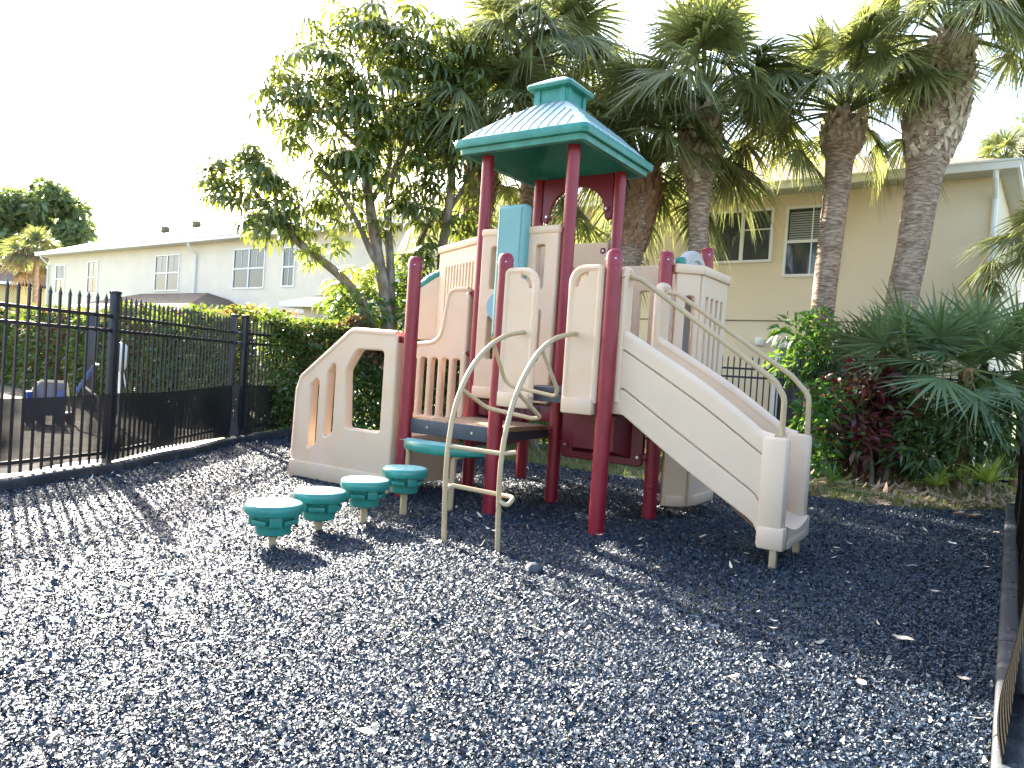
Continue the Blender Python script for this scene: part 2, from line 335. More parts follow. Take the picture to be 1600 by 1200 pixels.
# decks
def deck(a0, b0, a1, b1, z, ms, t=.05, skirt=.13, name='deck'):
    m = MB(); i = .05; m.bbox((a0*K+i, b0*K+i, z-t), (a1*K-i, b1*K-i, z), 0, .008)
    for lo, hi in (((a0*K+i+.01, b0*K+i, z-skirt), (a1*K-i-.01, b0*K+i+.03, z-t-.003)), ((a0*K+i+.01, b1*K-i-.03, z-skirt), (a1*K-i-.01, b1*K-i, z-t-.003)), ((a0*K+i, b0*K+i+.034, z-skirt), (a0*K+i+.03, b1*K-i-.034, z-t-.003)), ((a1*K-i-.03, b0*K+i+.034, z-skirt), (a1*K-i, b1*K-i-.034, z-t-.003))): m.bbox(lo, hi, 1)
    # perforations: rows of small dark holes
    n = 12
    for iy in range(n):
        for ix in range(n):
            x = a0*K+.12+ix*((a1-a0)*K-.24)/(n-1); y = b0*K+.12+iy*((b1-b0)*K-.24)/(n-1)
            m.add([(x-.018, y-.010, z+.002), (x+.018, y-.010, z+.002), (x+.018, y+.010, z+.002), (x-.018, y+.010, z+.002)], [(0, 1, 2, 3)], 2)
    part(m, name, [ms, 'deck_grey', 'dark_gap'])
deck(0, 0, 1, 1, .79, 'deck_tan'); deck(1, 0, 2, 1, 1.20, 'deck_grey'); deck(0, 1, 1, 2, 1.16, 'deck_grey'); deck(1, 1, 2, 2, 1.20, 'deck_grey')
m = MB(); m.bbox((.03*K+.04, -.012, .655), (.945*K, .012, .795), 0, .006)
for s in (.27, .77): m.tube([(s*K, -.012, .725), (s*K, -.018, .725)], .013, 12, 1)
part(m, 'riser_plate', ['deck_grey', 'steel'])
m = MB(); m.bbox((.10, K-.02, .82), (.95*K, K+.02, .985), 0, .006)
for j in range(9): m.bbox((.16+j*.085, K-.026, .845), (.20+j*.085, K-.018, .965), 1)
part(m, 'kick_plate', ['maroon_plastic', 'dark_gap'])

# roof with ribs and cupola
def roof():
    cx = cy = .5*K; cy = 1.5*K; e = .80; m = MB()
    def sq(h, z, rr=.06):
        return [(p[0]+cx, p[1]+cy, z) for p in fillet([(-h, -h), (h, -h), (h, h), (-h, h)], rr, 4)]
    prof = [(e-.10, 3.60), (e-.035, 3.60), (e-.028, 3.655), (e+.01, 3.66), (e+.022, 3.70), (e+.01, 3.745), (e-.03, 3.765)]
    for k in range(1, 9):
        t = k/8; prof.append((e-.03-(e-.03-.21)*(t**1.12), 3.765+.47*t))
    rings = [sq(h, z, min(.07, h*.3)) for h, z in prof]; n = len(rings[0]); vs = [p for r_ in rings for p in r_]; fs = []
    for j in range(len(rings)-1):
        for i in range(n): fs.append((j*n+i, j*n+(i+1) % n, (j+1)*n+(i+1) % n, (j+1)*n+i))
    fs.append(tuple((len(rings)-1)*n+i for i in range(n)))
    m.add(vs, fs)
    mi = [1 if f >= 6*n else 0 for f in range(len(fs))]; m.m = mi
    # underside, hollow
    r0 = sq(e-.10, 3.60, .05); r1 = sq(.20, 4.12, .05); m.add(r0+r1, [(i, (i+1) % n, (i+1) % n+n, i+n) for i in range(n)]+[tuple(range(n, 2*n))], 0)
    # raised seams running up each of the four slopes
    for side in range(4):
        a = side*math.pi/2; c, s = math.cos(a), math.sin(a)
        for j in range(-6, 7):
            u0 = j*.112; pts = []
            for k in range(9):
                t = k/8; h = e-.04-(e-.04-.21)*(t**1.12); z = 3.767+.47*t
                if abs(u0) > h-.045: break
                pts.append((cx+c*h-s*u0, cy+s*h+c*u0, z+.004))
            if len(pts) > 1: m.tube(pts, .010, 6, 2)
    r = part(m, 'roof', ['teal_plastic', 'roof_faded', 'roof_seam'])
    m = MB(); rg = []
    for h, z in ((.205, 4.20), (.205, 4.40)): rg.append(sq(h, z, .02))
    m.add(rg[0]+rg[1], [(i, (i+1) % n, (i+1) % n+n, i+n) for i in range(n)]+[tuple(range(n, 2*n))])
    for side in range(4):
        a = side*math.pi/2; c, s = math.cos(a), math.sin(a)
        for u0, u1 in ((-.19, -.125), (.125, .19)):
            v = [(cx+c*.205-s*u0, cy+s*.205+c*u0), (cx+c*.222-s*u0, cy+s*.222+c*u0), (cx+c*.222-s*u1, cy+s*.222+c*u1), (cx+c*.205-s*u1, cy+s*.205+c*u1)]
            m.prism(v, 4.20, 4.395)
    prof = [(.205, 4.385), (.275, 4.39), (.285, 4.42), (.27, 4.445), (.10, 4.545), (.05, 4.555)]
    rings = [sq(h, z, min(.05, h*.3)) for h, z in prof]; vs = [p for q in rings for p in q]; fs = []
    for j in range(len(rings)-1):
        for i in range(n): fs.append((j*n+i, j*n+(i+1) % n, (j+1)*n+(i+1) % n, (j+1)*n+i))
    fs.append(tuple((len(rings)-1)*n+i for i in range(n))); k0 = len(m.f); m.add(vs, fs, 0)
    for q in range(k0+3*n, len(m.f)): m.m[q] = 1
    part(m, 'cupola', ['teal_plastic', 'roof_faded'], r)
roof()
# arched brace under the roof on the far side
m = MB(); out = [(.07, 3.62), (.07, 3.12), (.13, 3.09), (.16, 3.12)]+[(.535+.36*math.cos(t), 3.20+.30*math.sin(t)) for t in np.linspace(math.pi*.97, math.pi*.03, 18)]+[(.91, 3.12), (.94, 3.09), (1.0, 3.12), (1.0, 3.62)]
addflat(m, out, [], .05, (0, 2*K), 0, .008); part(m, 'arch_brace', 'maroon_plastic')

# wall panel between the two front tower posts
m = MB()
addflat(m, fillet([(.05, 1.0), (1.0, 1.0), (1.0, 2.80), (.05, 2.80)], .02, 3), [slot(.18, .27, 2.17, 2.62), slot(.74, .85, 2.17, 2.62), slot(.18, .28, 1.42, 1.88), slot(.74, .85, 1.42, 1.95)], .11, (0, K-.03), 0, .015)
m.bbox((.04, K-.10, 1.0), (1.01, K+.035, 1.13), 0, .02); m.bbox((.04, K-.098, 2.73), (1.012, K+.033, 2.815), 0, .025)
wp = part(m, 'wall_panel', 'tan_plastic')
m = MB(); prof = fillet([(.31, 1.65), (.655, 1.65), (.655, 3.03), (.31, 3.03)], .03, 3)
addflat(m, prof, [], .16, (0, K-.12), 0, .045); part(m, 'slider_box', 'panel_teal', wp)
m = MB(); m.tube([(.345, K-.085, 1.98), (.345, K-.13, 1.98)], [.17, .15], 28); part(m, 'round_disc', 'pale_blue', wp)

# entry panels beside the curved climber, and the pair beside the slide
def entry(p0, ang, s0, s1, z0, z1, rightround, name='entry_panel'):
    m = MB(); wd = s1-s0
    rads = [.01, .01, .15, .03] if rightround else [.01, .01, .03, .15]
    inner = [.015, .015, .12, .02] if rightround else [.015, .015, .02, .12]
    i = .035
    out = fillet([(s0, z0), (s1, z0), (s1, z1), (s0, z1)], rads, 6)
    # arc slot between the rim and the leaf of the panel
    cxs = s1-.15 if rightround else s0+.15; t = np.linspace(0, math.pi/2, 8) if rightround else np.linspace(math.pi, math.pi/2, 8)
    cz = z1-.15
    hole = [(cxs+.118*math.cos(q), cz+.118*math.sin(q)) for q in t]+[(cxs+.088*math.cos(q), cz+.088*math.sin(q)) for q in t[::-1]]
    addflat(m, out, [hole], .05, p0, ang, .012)
    rim = fillet([(s0, z0+.1), (s0, z1), (s1, z1), (s1, z0+.1)] , [0, rads[3], rads[2], 0], 6, False)
    c, s_ = math.cos(ang), math.sin(ang)
    m.tube([(p0[0]+q[0]*c, p0[1]+q[0]*s_, q[1]) for q in rim], .034, 10)
    m.box((p0[0]+(s0+s1)/2*c, p0[1]+(s0+s1)/2*s_, z0+.065), (wd+.03, .115, .135), ang, 0, .018)
    return part(m, name, 'tan_plastic')
entry((0, -.03), 0, 1.06*K, 1.335*K, 1.0, 2.19, True); entry((0, -.03), 0, 1.67*K, 1.915*K, 1.0, 2.20, False)
entry((2.06*K, 0), math.pi/2, .075*K, .17*K, 1.02, 2.2, True, 'slide_panel'); entry((2.06*K, 0), math.pi/2, .73*K, .93*K, 1.02, 2.17, False, 'slide_panel')

# stair on the left: near side panel, far side panel, treads
m = MB(); a0, a1 = -1.465*K, -.115*K
out = fillet([(a0, .04), (a1, .04), (a1, 1.605), (-.70*K, 1.625), (-1.39*K, 1.10), (-1.445*K, .95)], [.01, .01, .04, .16, .10, .12], 6)
win = fillet([(-.725*K, .62), (-.27*K, .62), (-.27*K, 1.43), (-.62*K, 1.43), (-.76*K, 1.21)], [.04, .04, .05, .08, .08], 4)
s1 = fillet([(-1.21*K, .36), (-1.13*K, .42), (-1.12*K, 1.07), (-1.155*K, 1.10), (-1.235*K, 1.02), (-1.245*K, .36)], .035, 4)
s2 = fillet([(-.985*K, .50), (-.90*K, .56), (-.90*K, 1.25), (-.93*K, 1.27), (-1.005*K, 1.17), (-1.02*K, .50)], .035, 4)
addflat(m, out, [win, s1, s2], .12, (0, 0), 0, .02)
m.bbox((a0-.02, -.08, .03), (a1+.015, .08, .205), 0, .02)
rim = fillet([(-1.455*K, .25), (-1.43*K, .96), (-1.375*K, 1.105), (-.70*K, 1.62), (-.13*K, 1.60)], [0, .12, .10, .16, 0], 6, False)
m.tube([(x, -.035, z) for x, z in rim], .036, 10); m.tube([(x, .035, z) for x, z in rim], .036, 10)
st = part(m, 'stair_panel', 'tan_plastic')
m = MB()
for q in (-.06, .06): m.box((-1.19*K+q*.6, 0, -.02), (.045, .03, .24), 0, 0, .004)
part(m, 'leg', 'cream_metal', st)
m = MB(); out = fillet([(-1.02*K, .70), (-.10*K, .70), (-.10*K, 2.19), (-.37*K, 2.19), (-.45*K, 1.60), (-1.02*K, 1.53)], [.02, .02, .03, .13, .21, .02], 8)
holes = [slot(-1.0*K+j*.158, -1.0*K+j*.158+.098, .74, 1.40, .04) for j in range(6)]
addflat(m, out, holes, .09, (0, K), 0, .018)
rim = fillet([(-1.0*K, 1.515), (-.445*K, 1.585), (-.365*K, 2.175), (-.12*K, 2.175)], [0, .21, .13, 0], 8, False)
m.tube([(x, K-.03, z) for x, z in rim], .03, 10); part(m, 'rail_panel', 'tan_plastic')
for j, z in enumerate((.22, .41, .60)):
    m = MB(); x0 = -1.40*K+j*.44; m.bbox((x0, .075, z-.03), (x0+.46, K-.075, z), 0, .006); m.bbox((x0, .075, z-.16), (x0+.02, K-.075, z-.033), 1); part(m, 'stair_tread', ['deck_tan', 'deck_grey'])

m = MB(); m.bbox((-.13*K, .09, .10), (-.085*K, K-.09, .60), 0, .015); part(m, 'stair_back', 'tan_plastic')
# half-moon step
m = MB(); ol = [(.05*K, -.03)]+[(.05*K+(.93*K-.05*K)*t, -.03-.27*math.sin(math.pi*t)**.62) for t in np.linspace(0, 1, 22)[1:-1]]+[(.93*K, -.03)]
def pl(off, z):
    c = np.array([.49*K, -.13]); return [((p[0]-c[0])*(1-off)+c[0], (p[1]-c[1])*(1-off)+c[1], z) for p in ol]
rings = [pl(.06, .515), pl(0, .53), pl(-.01, .56), pl(0, .592), pl(.045, .605)]; n = len(ol); vs = [p for q in rings for p in q]; fs = [tuple(range(n))[::-1]]
for j in range(4):
    for i in range(n): fs.append((j*n+i, j*n+(i+1) % n, (j+1)*n+(i+1) % n, (j+1)*n+i))
fs.append(tuple(range(4*n, 5*n))); m.add(vs, fs); m.m[-1] = 1
for iy in range(5):
    for ix in range(14): m.box((.16+ix*.052, -.06-iy*.042, .6055), (.026, .008, .004), (.6 if (ix+iy) % 2 else -.6), 1)
hm = part(m, 'half_moon_step', ['teal_plastic', 'teal_faded'], PS, 40)
for lx, ly, b in ((.145*K, -.10, .02), (.70*K, -.16, -.03)):
    m = MB(); m.tube(fillet([(lx-b*2.5, ly+.02, .525), (lx, ly, .50), (lx, ly-.01, -.08)], [0, .07, 0], 6, False), .026, 12); part(m, 'leg', 'cream_metal', hm)

# slide
SB0, SB1 = .09*K, .775*K
def slide():
    top = [hb(x, y, .09)[[0, 2]] for x, y in ((974, 523), (1037, 565), (1100, 609), (1165, 662), (1185, 679), (1208, 688))]
    bot = [hb(x, y, .09)[[0, 2]] for x, y in ((1200, 858), (1187, 843), (1182, 826), (1172, 812), (1150, 795), (1065, 728), (973, 648))]
    s = MB()
    body = spline(top, 4)+spline(bot, 4)
    for yy in (SB0+.035, SB1-.035):
        addflat(s, body, [], .05, (0, yy), 0, .012)
    sp = np.array(spline(top, 5)); bt = np.array(spline(bot[::-1], 5))
    def lower(x, k): return np.interp(x, bt[:, 0], bt[:, 1]) if k else np.interp(x, sp[:, 0], sp[:, 1])
    xs = np.linspace(top[0][0]+.002, top[-1][0], 26)
    up = np.array([lower(x, 0) for x in xs]); lo = np.array([lower(x, 1) for x in xs])
    def band(f0, f1, yy, out, th):
        a = [(x, u+(l-u)*f0) for x, u, l in zip(xs, up, lo)]; b = [(x, u+(l-u)*f1) for x, u, l in zip(xs, up, lo)]
        addflat(s, a+b[::-1], [], th, (0, yy), 0, .012)
    for yy, sg in ((SB0+.02, 1), (SB1-.02, -1)):
        band(-.01, .175, yy, 1, .085); band(.187, .665, yy, 1, .078); band(.677, 1.0, yy, 1, .078)
    # rounded lip along the top
    for yy in (SB0+.022, SB1-.022): s.tube([(x, yy, z+.0) for x, z in sp], .045, 12)
    # end columns
    xe = 3.345*K
    for yy in (SB0+.02, SB1-.02):
        s.box((xe-.09, yy, .56), (.18, .13, .81), 0, 0, .026); s.box((xe-.075, yy, .235), (.195, .148, .17), 0, 0, .022)
    b = part(s, 'side_wall', 'slide_plastic')
    return b, top, bot
sw, stop_, sbot = slide()
# chute bed
m = MB(); bx = [(2.03*K, 1.215), (2.15*K, 1.20), (2.5*K, .90), (2.9*K, .52), (3.08*K, .37), (3.2*K, .31), (3.37*K, .27)]
bx = spline([(x, 0, z) for x, z in bx], 5); vs = []; fs = []; n = 7
for p in bx:
    for j in range(n):
        t = j/(n-1); vs.append((p[0], SB0+.05+(SB1-SB0-.1)*t, p[2]+.05*(2*t-1)**2))
for p in bx:
    for j in range(n):
        t = j/(n-1); vs.append((p[0], SB0+.05+(SB1-SB0-.1)*t, p[2]-.05))
L_ = len(bx); o_ = L_*n
for i in range(L_-1):
    for j in range(n-1): fs += [(i*n+j, i*n+j+1, (i+1)*n+j+1, (i+1)*n+j), (o_+i*n+j, o_+(i+1)*n+j, o_+(i+1)*n+j+1, o_+i*n+j+1)]
fs += [((L_-1)*n+j, (L_-1)*n+j+1, o_+(L_-1)*n+j+1, o_+(L_-1)*n+j) for j in range(n-1)]
m.add(vs, fs); m.bbox((3.24*K, SB0+.07, .15), (3.375*K, SB1-.07, .235), 0, .02)
ch = part(m, 'chute', 'slide_plastic')
m = MB()
for x, y, z, r in ((3.05, .60, .40, .08), (3.10, .52, .41, .085), (3.12, .62, .50, .075), (3.04, .50, .53, .06), (3.10, .57, .60, .055), (3.17, .56, .34, .08)):
    m.lathe([(r*math.cos(q)*1.0+.0005, r*math.sin(q)) for q in np.linspace(-1.5, 1.5, 8)], (x*K, y*K, z), 10, 0, lambda a, zz: 1+.14*math.sin(3*a+zz*40+x*9))
part(m, 'molded_boulders', 'slide_plastic', ch)
for yy in (.03, .735):
    m = MB(); m.box((3.30*K, yy*K if yy > .5 else .08, .06), (.05, .045, .34), 0, 0, .005); part(m, 'leg', 'cream_metal', sw)
for bb, px_ in ((.13, ((978, 431), (1003, 437), (1212, 596), (1226, 622), (1221, 690))), (.74, ((1044, 457), (1060, 460), (1238, 588), (1264, 618), (1261, 690)))):
    q = [hb(x, y, bb) for x, y in px_]; m = MB(); m.tube(fillet(q, [0, .10, .14, .14, 0], 6, False), .021, 12)
    part(m, 'handrail', 'cream_metal', sw)

# curved climber
def climber():
    railpx = {0: ((818, 519), (790, 525), (765, 541), (740, 570), (722, 605), (709, 645), (700, 700), (696, 760), (694, 853)), 1: ((899, 521), (870, 528), (846, 546), (825, 577), (808, 613), (795, 655), (785, 705), (780, 765), (778, 868))}
    ends = {0: (1.225, 1.375), 1: (1.706, 1.80)}; m = MB(); rails = {}
    for k, pts in railpx.items():
        pt = loc(hit(*pts[0], np.array([OX, OY, 0])-VX*.05, VX)); pb_ = loc(gnd(*pts[-1]))
        d = np.array([pb_[0]-pt[0], pb_[1]-pt[1], 0]); nrm = np.array([-d[1], d[0], 0]); nw = UX*nrm[0]+VX*nrm[1]
        pw = np.array([OX, OY, 0])+UX*pt[0]+VX*pt[1]
        q = [loc(hit(x, y, pw, nw)) for x, y in pts]; q[-1][2] = -.08
        rails[k] = np.array(spline(q, 6)); m.tube(rails[k], .0195, 12)
        m.lathe([(.034, -.008), (.034, .008)], tuple(q[0]), 14)
    c = part(m, 'climber_rails', 'cream_metal')
    def on(k, z):
        r_ = rails[k]; i = np.argsort(r_[:, 2]); return np.array([np.interp(z, r_[i, 2], r_[i, j]) for j in range(3)])
    def rung(pts, rads):
        m = MB(); m.tube(fillet(pts, rads, 6, False), .0165, 10); part(m, 'rung', 'cream_metal', c)
    a, b = on(0, .42), on(1, .40)
    rung([a, a+(.02, .05, .03), b+(-.05, .10, .02), b+(.07, .09, .02), b+(.08, -.01, -.03), b], [0, .04, .05, .05, .05, 0])
    a, b = on(0, .74), on(1, .73); rung([a, b, b+(.10, .03, .02)], [0, .0, 0])
    a, b = on(0, 1.16), on(1, 1.17)
    rung([a, a+(.06, .26, -.14), b+(-.03, .27, -.20), b+(.05, .27, -.19), b], [0, .10, .05, .05, 0])
    a, b = on(0, 1.53), on(1, 1.50)
    rung([a, a+(.0, .22, -.33), b+(.02, .22, -.36), b+(.04, .20, -.30), b], [0, .10, .05, .05, 0])
climber()

# crawl panel, maroon panels below deck
m = MB(); addflat(m, fillet([(1.08*K, .49), (1.91*K, .49), (1.91*K, 1.04), (1.08*K, 1.04)], .05, 4), [], .05, (0, K), 0, .01)
lo = [(1.2*K, .56), (1.80*K, .56), (1.80*K, .99), (1.2*K, .99)]; hi = [(1.30*K, .62), (1.70*K, .62), (1.70*K, .95), (1.30*K, .95)]
m.add([(x, K-.02, z) for x, z in lo]+[(x, K-.20, z) for x, z in hi], [(0, 1, 5, 4), (1, 2, 6, 5), (2, 3, 7, 6), (3, 0, 4, 7), (4, 5, 6, 7)])
part(m, 'crawl_panel', 'maroon_plastic')
m = MB(); addflat(m, fillet([(1.07*K, .46), (1.92*K, .46), (1.92*K, .92), (1.07*K, .92)], .05, 4), [], .05, (0, 0), math.pi/2, .01); part(m, 'lower_panel', 'maroon_plastic')
# far railings
for (a0, a1, z0, z1, n) in ((.08, .92, 1.25, 2.84, 5), (1.08, 1.92, 1.25, 2.56, 4)):
    m = MB(); sp_ = (a1-a0)*K/(n+.5); ho = [slot(a0*K+.06+j*sp_, a0*K+.06+j*sp_+sp_*.60, z0+.15, z1-.28, .04) for j in range(n)]
    addflat(m, fillet([(a0*K, z0), (a1*K, z0), (a1*K, z1), (a0*K, z1)], .03, 3), ho, .07, (0, 2*K), 0, .015); part(m, 'rail_panel', 'tan_plastic')
# bays: three-sided panels standing out from the tower
def bay(pts, z0, z1, holes, foot):
    m = MB()
    for (p, q), ho in zip(zip(pts[:-1], pts[1:]), holes):
        p = np.array(p)*K; q = np.array(q)*K; L0 = np.linalg.norm(q-p); ang = math.atan2(q[1]-p[1], q[0]-p[0])
        addflat(m, fillet([(0, z0), (L0, z0), (L0, z1), (0, z1)], .015, 2), ho(L0), .08, tuple(p), ang, .012)
        m.box((*( (p+q)/2 + .0), z1-.035), (L0+.05, .13, .09), ang, 0, .02)
        if foot: m.box((*((p+q)/2), z0+.05), (L0*.8, .14, .10), ang, 0, .02)
    return part(m, 'bay_panel', 'tan_plastic')
bay([(2.07, 1.06), (2.235, 1.20), (2.235, 1.86), (2.07, 1.97)], .15, 2.40, [lambda L: [slot(L*.42, L*.78, 1.25, 2.12, .03)], lambda L: [slot(L*(.14+.20*j), L*(.14+.20*j)+L*.10, 1.36, 2.13, .03) for j in range(4)]+[], lambda L: []], True)
m = MB(); m.tube([(2.235*K+.03, (1.53+.20*math.cos(t))*K, 1.02+.24*math.sin(t)) for t in np.linspace(0, math.pi, 14)], .022, 8); m.bbox((2.235*K+.02, 1.25*K, .70), (2.235*K+.07, 1.82*K, .80), 0, .02); part(m, 'arch_moulding', 'tan_plastic')
m = MB(); t = np.linspace(0, math.pi, 16); addflat(m, [(1.15*K, 1.3)]+[((1.62-.32*math.cos(q))*K, 2.36+.27*math.sin(q)) for q in t]+[(1.94*K, 1.3)], [], .08, (2.0*K, 0), math.pi/2, .015)
m.tube([(2.0*K+.045, (1.62-.2*math.cos(q))*K, 2.37+.17*math.sin(q)) for q in t], .016, 8); part(m, 'arched_panel', 'grey_plastic')
m = MB(); m.box((2.06*K, 1.18*K, 2.45), (.10, .10, .09), .3, 0, .03); part(m, 'corner_knob', 'teal_plastic')
# left bay
p0 = np.array([-.055, 1.06]); d_ = np.array([math.cos(R(119)-TH), math.sin(R(119)-TH)])
p1 = p0+d_*1.08/K; d2 = np.array([math.cos(R(160)-TH), math.sin(R(160)-TH)]); p2 = p1+d2*.22
bay([p0, p1], 1.62, 2.76, [lambda L: [slot(.10+j*.082, .10+j*.082+.034, 1.90, 2.50, .016) for j in range(10)]], False)
m = MB(); pa, pb_ = p1*K, p2*K; ang = math.atan2(*(pb_-pa)[::-1]); Lb = .42
addflat(m, fillet([(0, 1.62), (Lb, 1.62), (Lb*.62, 2.26), (0, 2.42)], [.02, .03, .10, .03], 5), [], .10, tuple(pa), ang, .015); bl = part(m, 'chute_side', 'tan_plastic')
m = MB(); m.tube([(pa[0]+math.cos(ang)*s, pa[1]+math.sin(ang)*s, z) for s, z in ((.0, 2.45), (.15, 2.38), (.27, 2.27))], .055, 10); part(m, 'rim_cap', 'teal_plastic', bl)

# ================================================================== STEPPING PODS
pods = [((425, 855), .31, 0, 'lowest green stepping pod, nearest the camera, on a tan post in the mulch'), ((497, 833), .325, .5, 'second green stepping pod from the camera, just behind the nearest one'), ((567, 820), .37, .2, 'third green stepping pod, between the second pod and the one nearest the play deck'), ((629, 806), .42, .15, 'tallest green stepping pod, right in front of the half-moon step')]
for (pp, h, rz, lab) in pods:
    g = gnd(*pp); t = empty('stepping_pod', (g[0], g[1], 0), rz+.4, lab, 'stepping pod', 'stepping pods leading to the play structure')
    m = MB(); m.box((0, 0, h/2-.12), (.05, .042, h-.02), 0, 0, .005); m.build('pole', 'cream_metal', t)
    m = MB(); m.lathe([(.105, h-.215), (.118, h-.205), (.130, h-.065), (.165, h-.058)], (0, 0, 0), 28)
    for q in range(4):
        a = q*math.pi/2; m.box((.140*math.cos(a), .140*math.sin(a), h-.100), (.05, .085, .085), a, 0, .008); m.box((.140*math.cos(a+.78), .140*math.sin(a+.78), h-.12), (.035, .12, .035), a+.78, 0, .008)
    m.build('bracket', 'teal_plastic', t)
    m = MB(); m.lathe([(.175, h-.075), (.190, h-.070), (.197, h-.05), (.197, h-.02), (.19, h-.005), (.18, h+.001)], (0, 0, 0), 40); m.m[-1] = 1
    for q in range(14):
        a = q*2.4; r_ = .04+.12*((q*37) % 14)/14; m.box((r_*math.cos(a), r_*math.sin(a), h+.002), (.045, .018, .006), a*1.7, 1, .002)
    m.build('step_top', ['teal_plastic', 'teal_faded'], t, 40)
# ================================================================== GROUND
def sheet(name, poly, z, ms, kind='structure'):
    m = MB(); m.add([(x, y, z) for x, y in poly], [tuple(range(len(poly)))]); o = m.build(name, ms, None, 0); tag(o, kind=kind); return o
sheet('ground', [(-500, -60), (500, -60), (500, 900), (-500, 900)], 0, 'lawn')
edge_left = [(-5.6, 1.0), (-5.05, 3.4), (-4.62, 5.2), (-4.31, 6.33), (-4.15, 6.98), (-3.98, 7.81), (-3.90, 9.13), (-3.86, 10.82), (-3.72, 11.84), (-3.45, 12.35)]
V2 = np.array([.558, .83]); C0 = np.array([1.82, 2.67])
edge_right = [tuple(C0+V2*t) for t in (-2.2, 0, 2.5, 5, 7.7)]
grass_edge = [(5.75, 8.95), (5.36, 8.78), (4.75, 8.62), (4.3, 8.66), (3.82, 9.0), (2.6, 9.35), (1.75, 9.65), (.96, 10.19), (-.4, 10.75), (-1.6, 11.6), (-3.3, 12.3)]
mulch_poly = edge_left[::-1]+edge_right+grass_edge
def mulch():
    xs = np.arange(-6, 7, .09); ys = np.arange(.4, 12.6, .09)
    X, Y = np.meshgrid(xs, ys, indexing='ij'); Zz = .012+.012*np.sin(X*1.9+1.3*np.sin(Y*1.1))*np.sin(Y*2.3+.7*np.sin(X*1.7))+rng.normal(0, .004, X.shape)
    V = np.stack([X, Y, Zz], -1).reshape(-1, 3); nx, ny = X.shape
    idx = (np.arange(nx-1)[:, None]*ny+np.arange(ny-1)[None]).ravel(); Fq = np.stack([idx, idx+ny, idx+ny+1, idx+1], -1)
    c = V[Fq].mean(1); Fq = Fq[pip(c[:, 0], c[:, 1], mulch_poly)]
    tag(rawmesh('mulch_bed', V, Fq, 'mulch'), kind='structure')
    n = 3700000; p = np.stack([rng.uniform(-6, 7, n), rng.uniform(1.2, 12.6, n)], 1); d = np.hypot(p[:, 0], p[:, 1])
    area = 13*11.4; rho = np.clip(25000*(3.0/d)**1.5, 600, 25000)
    keep = (rng.random(n) < rho/(n/area)) & (np.abs(np.arctan2(p[:, 0], p[:, 1])) < .80) & pip(p[:, 0], p[:, 1], mulch_poly); p = p[keep]; d = d[keep]; n = len(p)
    z = .018+.012*np.sin(p[:, 0]*1.9+1.3*np.sin(p[:, 1]*1.1))*np.sin(p[:, 1]*2.3+.7*np.sin(p[:, 0]*1.7))+rng.uniform(0, .014, n)
    C = np.column_stack([p, z]); az = rng.uniform(0, 2*math.pi, n); tilt = rng.normal(0, .5, n)
    D = np.stack([np.cos(az)*np.cos(tilt), np.sin(az)*np.cos(tilt), np.sin(tilt)], 1)
    roll = rng.normal(0, .5, n); h = np.stack([-np.sin(az), np.cos(az), 0*az], 1); S = h*np.cos(roll)[:, None]+np.cross(D, h)*np.sin(roll)[:, None]
    L = rng.lognormal(math.log(.0112), .40, n)*(1+.055*d); L = np.clip(L, .005, .06)
    Wd = L*rng.uniform(.13, .28, n)
    t = np.array([-.5, .05, .5])[None, :, None]; N_ = np.cross(D, S); bend = rng.uniform(-.3, .3, n)[:, None, None]
    P = C[:, None]+D[:, None]*t*L[:, None, None]+N_[:, None]*(t**2-.1)*bend*L[:, None, None]*2
    o = strips('mulch_chips', P, S[:, None], np.array([.55, 1, .45])[None]*Wd[:, None], 'rubber_chips'); o.data.polygons.foreach_set('use_smooth', np.zeros(len(o.data.polygons), bool))
    tag(o, 'loose dark blue rubber mulch chips covering the play area', 'mulch', kind='stuff')
mulch()
sheet('concrete_strip', [(-5.75, 2.0), (-4.75, 5.6), (-4.40, 6.7), (-4.16, 7.84), (-4.06, 9.2), (-4.0, 10.9), (-4.45, 10.9), (-4.75, 9.0), (-5.0, 7.6), (-5.5, 5.6), (-6.4, 2.0)], .008, 'concrete')
sheet('bare_soil', [(-6.4, 1.0), (-5.0, 7.6), (-4.45, 11), (-4.3, 12.6), (-13, 19.2), (-26, 28), (-30, 10), (-18, 1.0)], .004, 'soil')

# edging pieces
def edging(name, p, q, label, group, wd=.11, h=.115, arch=.0):
    p = np.array(p); q = np.array(q); L = np.linalg.norm(q-p); ang = math.atan2(*(q-p)[::-1]); c = (p+q)/2
    o = empty(name, (c[0], c[1], 0), ang, label, 'edging', group)
    m = MB(); prof = fillet([(-wd/2, -.05), (wd/2, -.05), (wd/2, h), (-wd/2, h)], [.002, .002, .035, .035], 5); n = len(prof); k = 6
    vs = [(-L/2+.006+(L-.012)*i/k, y, z+.01*math.sin(i/k*math.pi)) for i in range(k+1) for y, z in prof]
    m.add(vs, [(i*n+j, i*n+(j+1) % n, (i+1)*n+(j+1) % n, (i+1)*n+j) for i in range(k) for j in range(n)]+[tuple(range(n)), tuple(range(k*n, k*n+n))])
    m.build('curb', 'rubber', o)
    m = MB()
    for sx in (-L*.32, L*.32): m.lathe([(.018, h-.002), (.017, h+.008), (.006, h+.012)], (sx, 0, 0), 12)
    m.build('spike_head', 'rubber', o)
ds = [-1.4, .05, 1.35, 2.6, 3.9, 5.2, 6.5, 7.6]
rl = ['right edging piece in the bottom right corner, nearest the camera', 'sunlit grey edging piece at the lower right, beside the bulging screen', 'third right edging piece from the camera, where the sunlight ends', 'right edging piece in shade, halfway along the right border', 'right edging piece beyond the halfway one, in shade', 'second farthest right edging piece, in shade', 'farthest right edging piece, near the dark corner post']
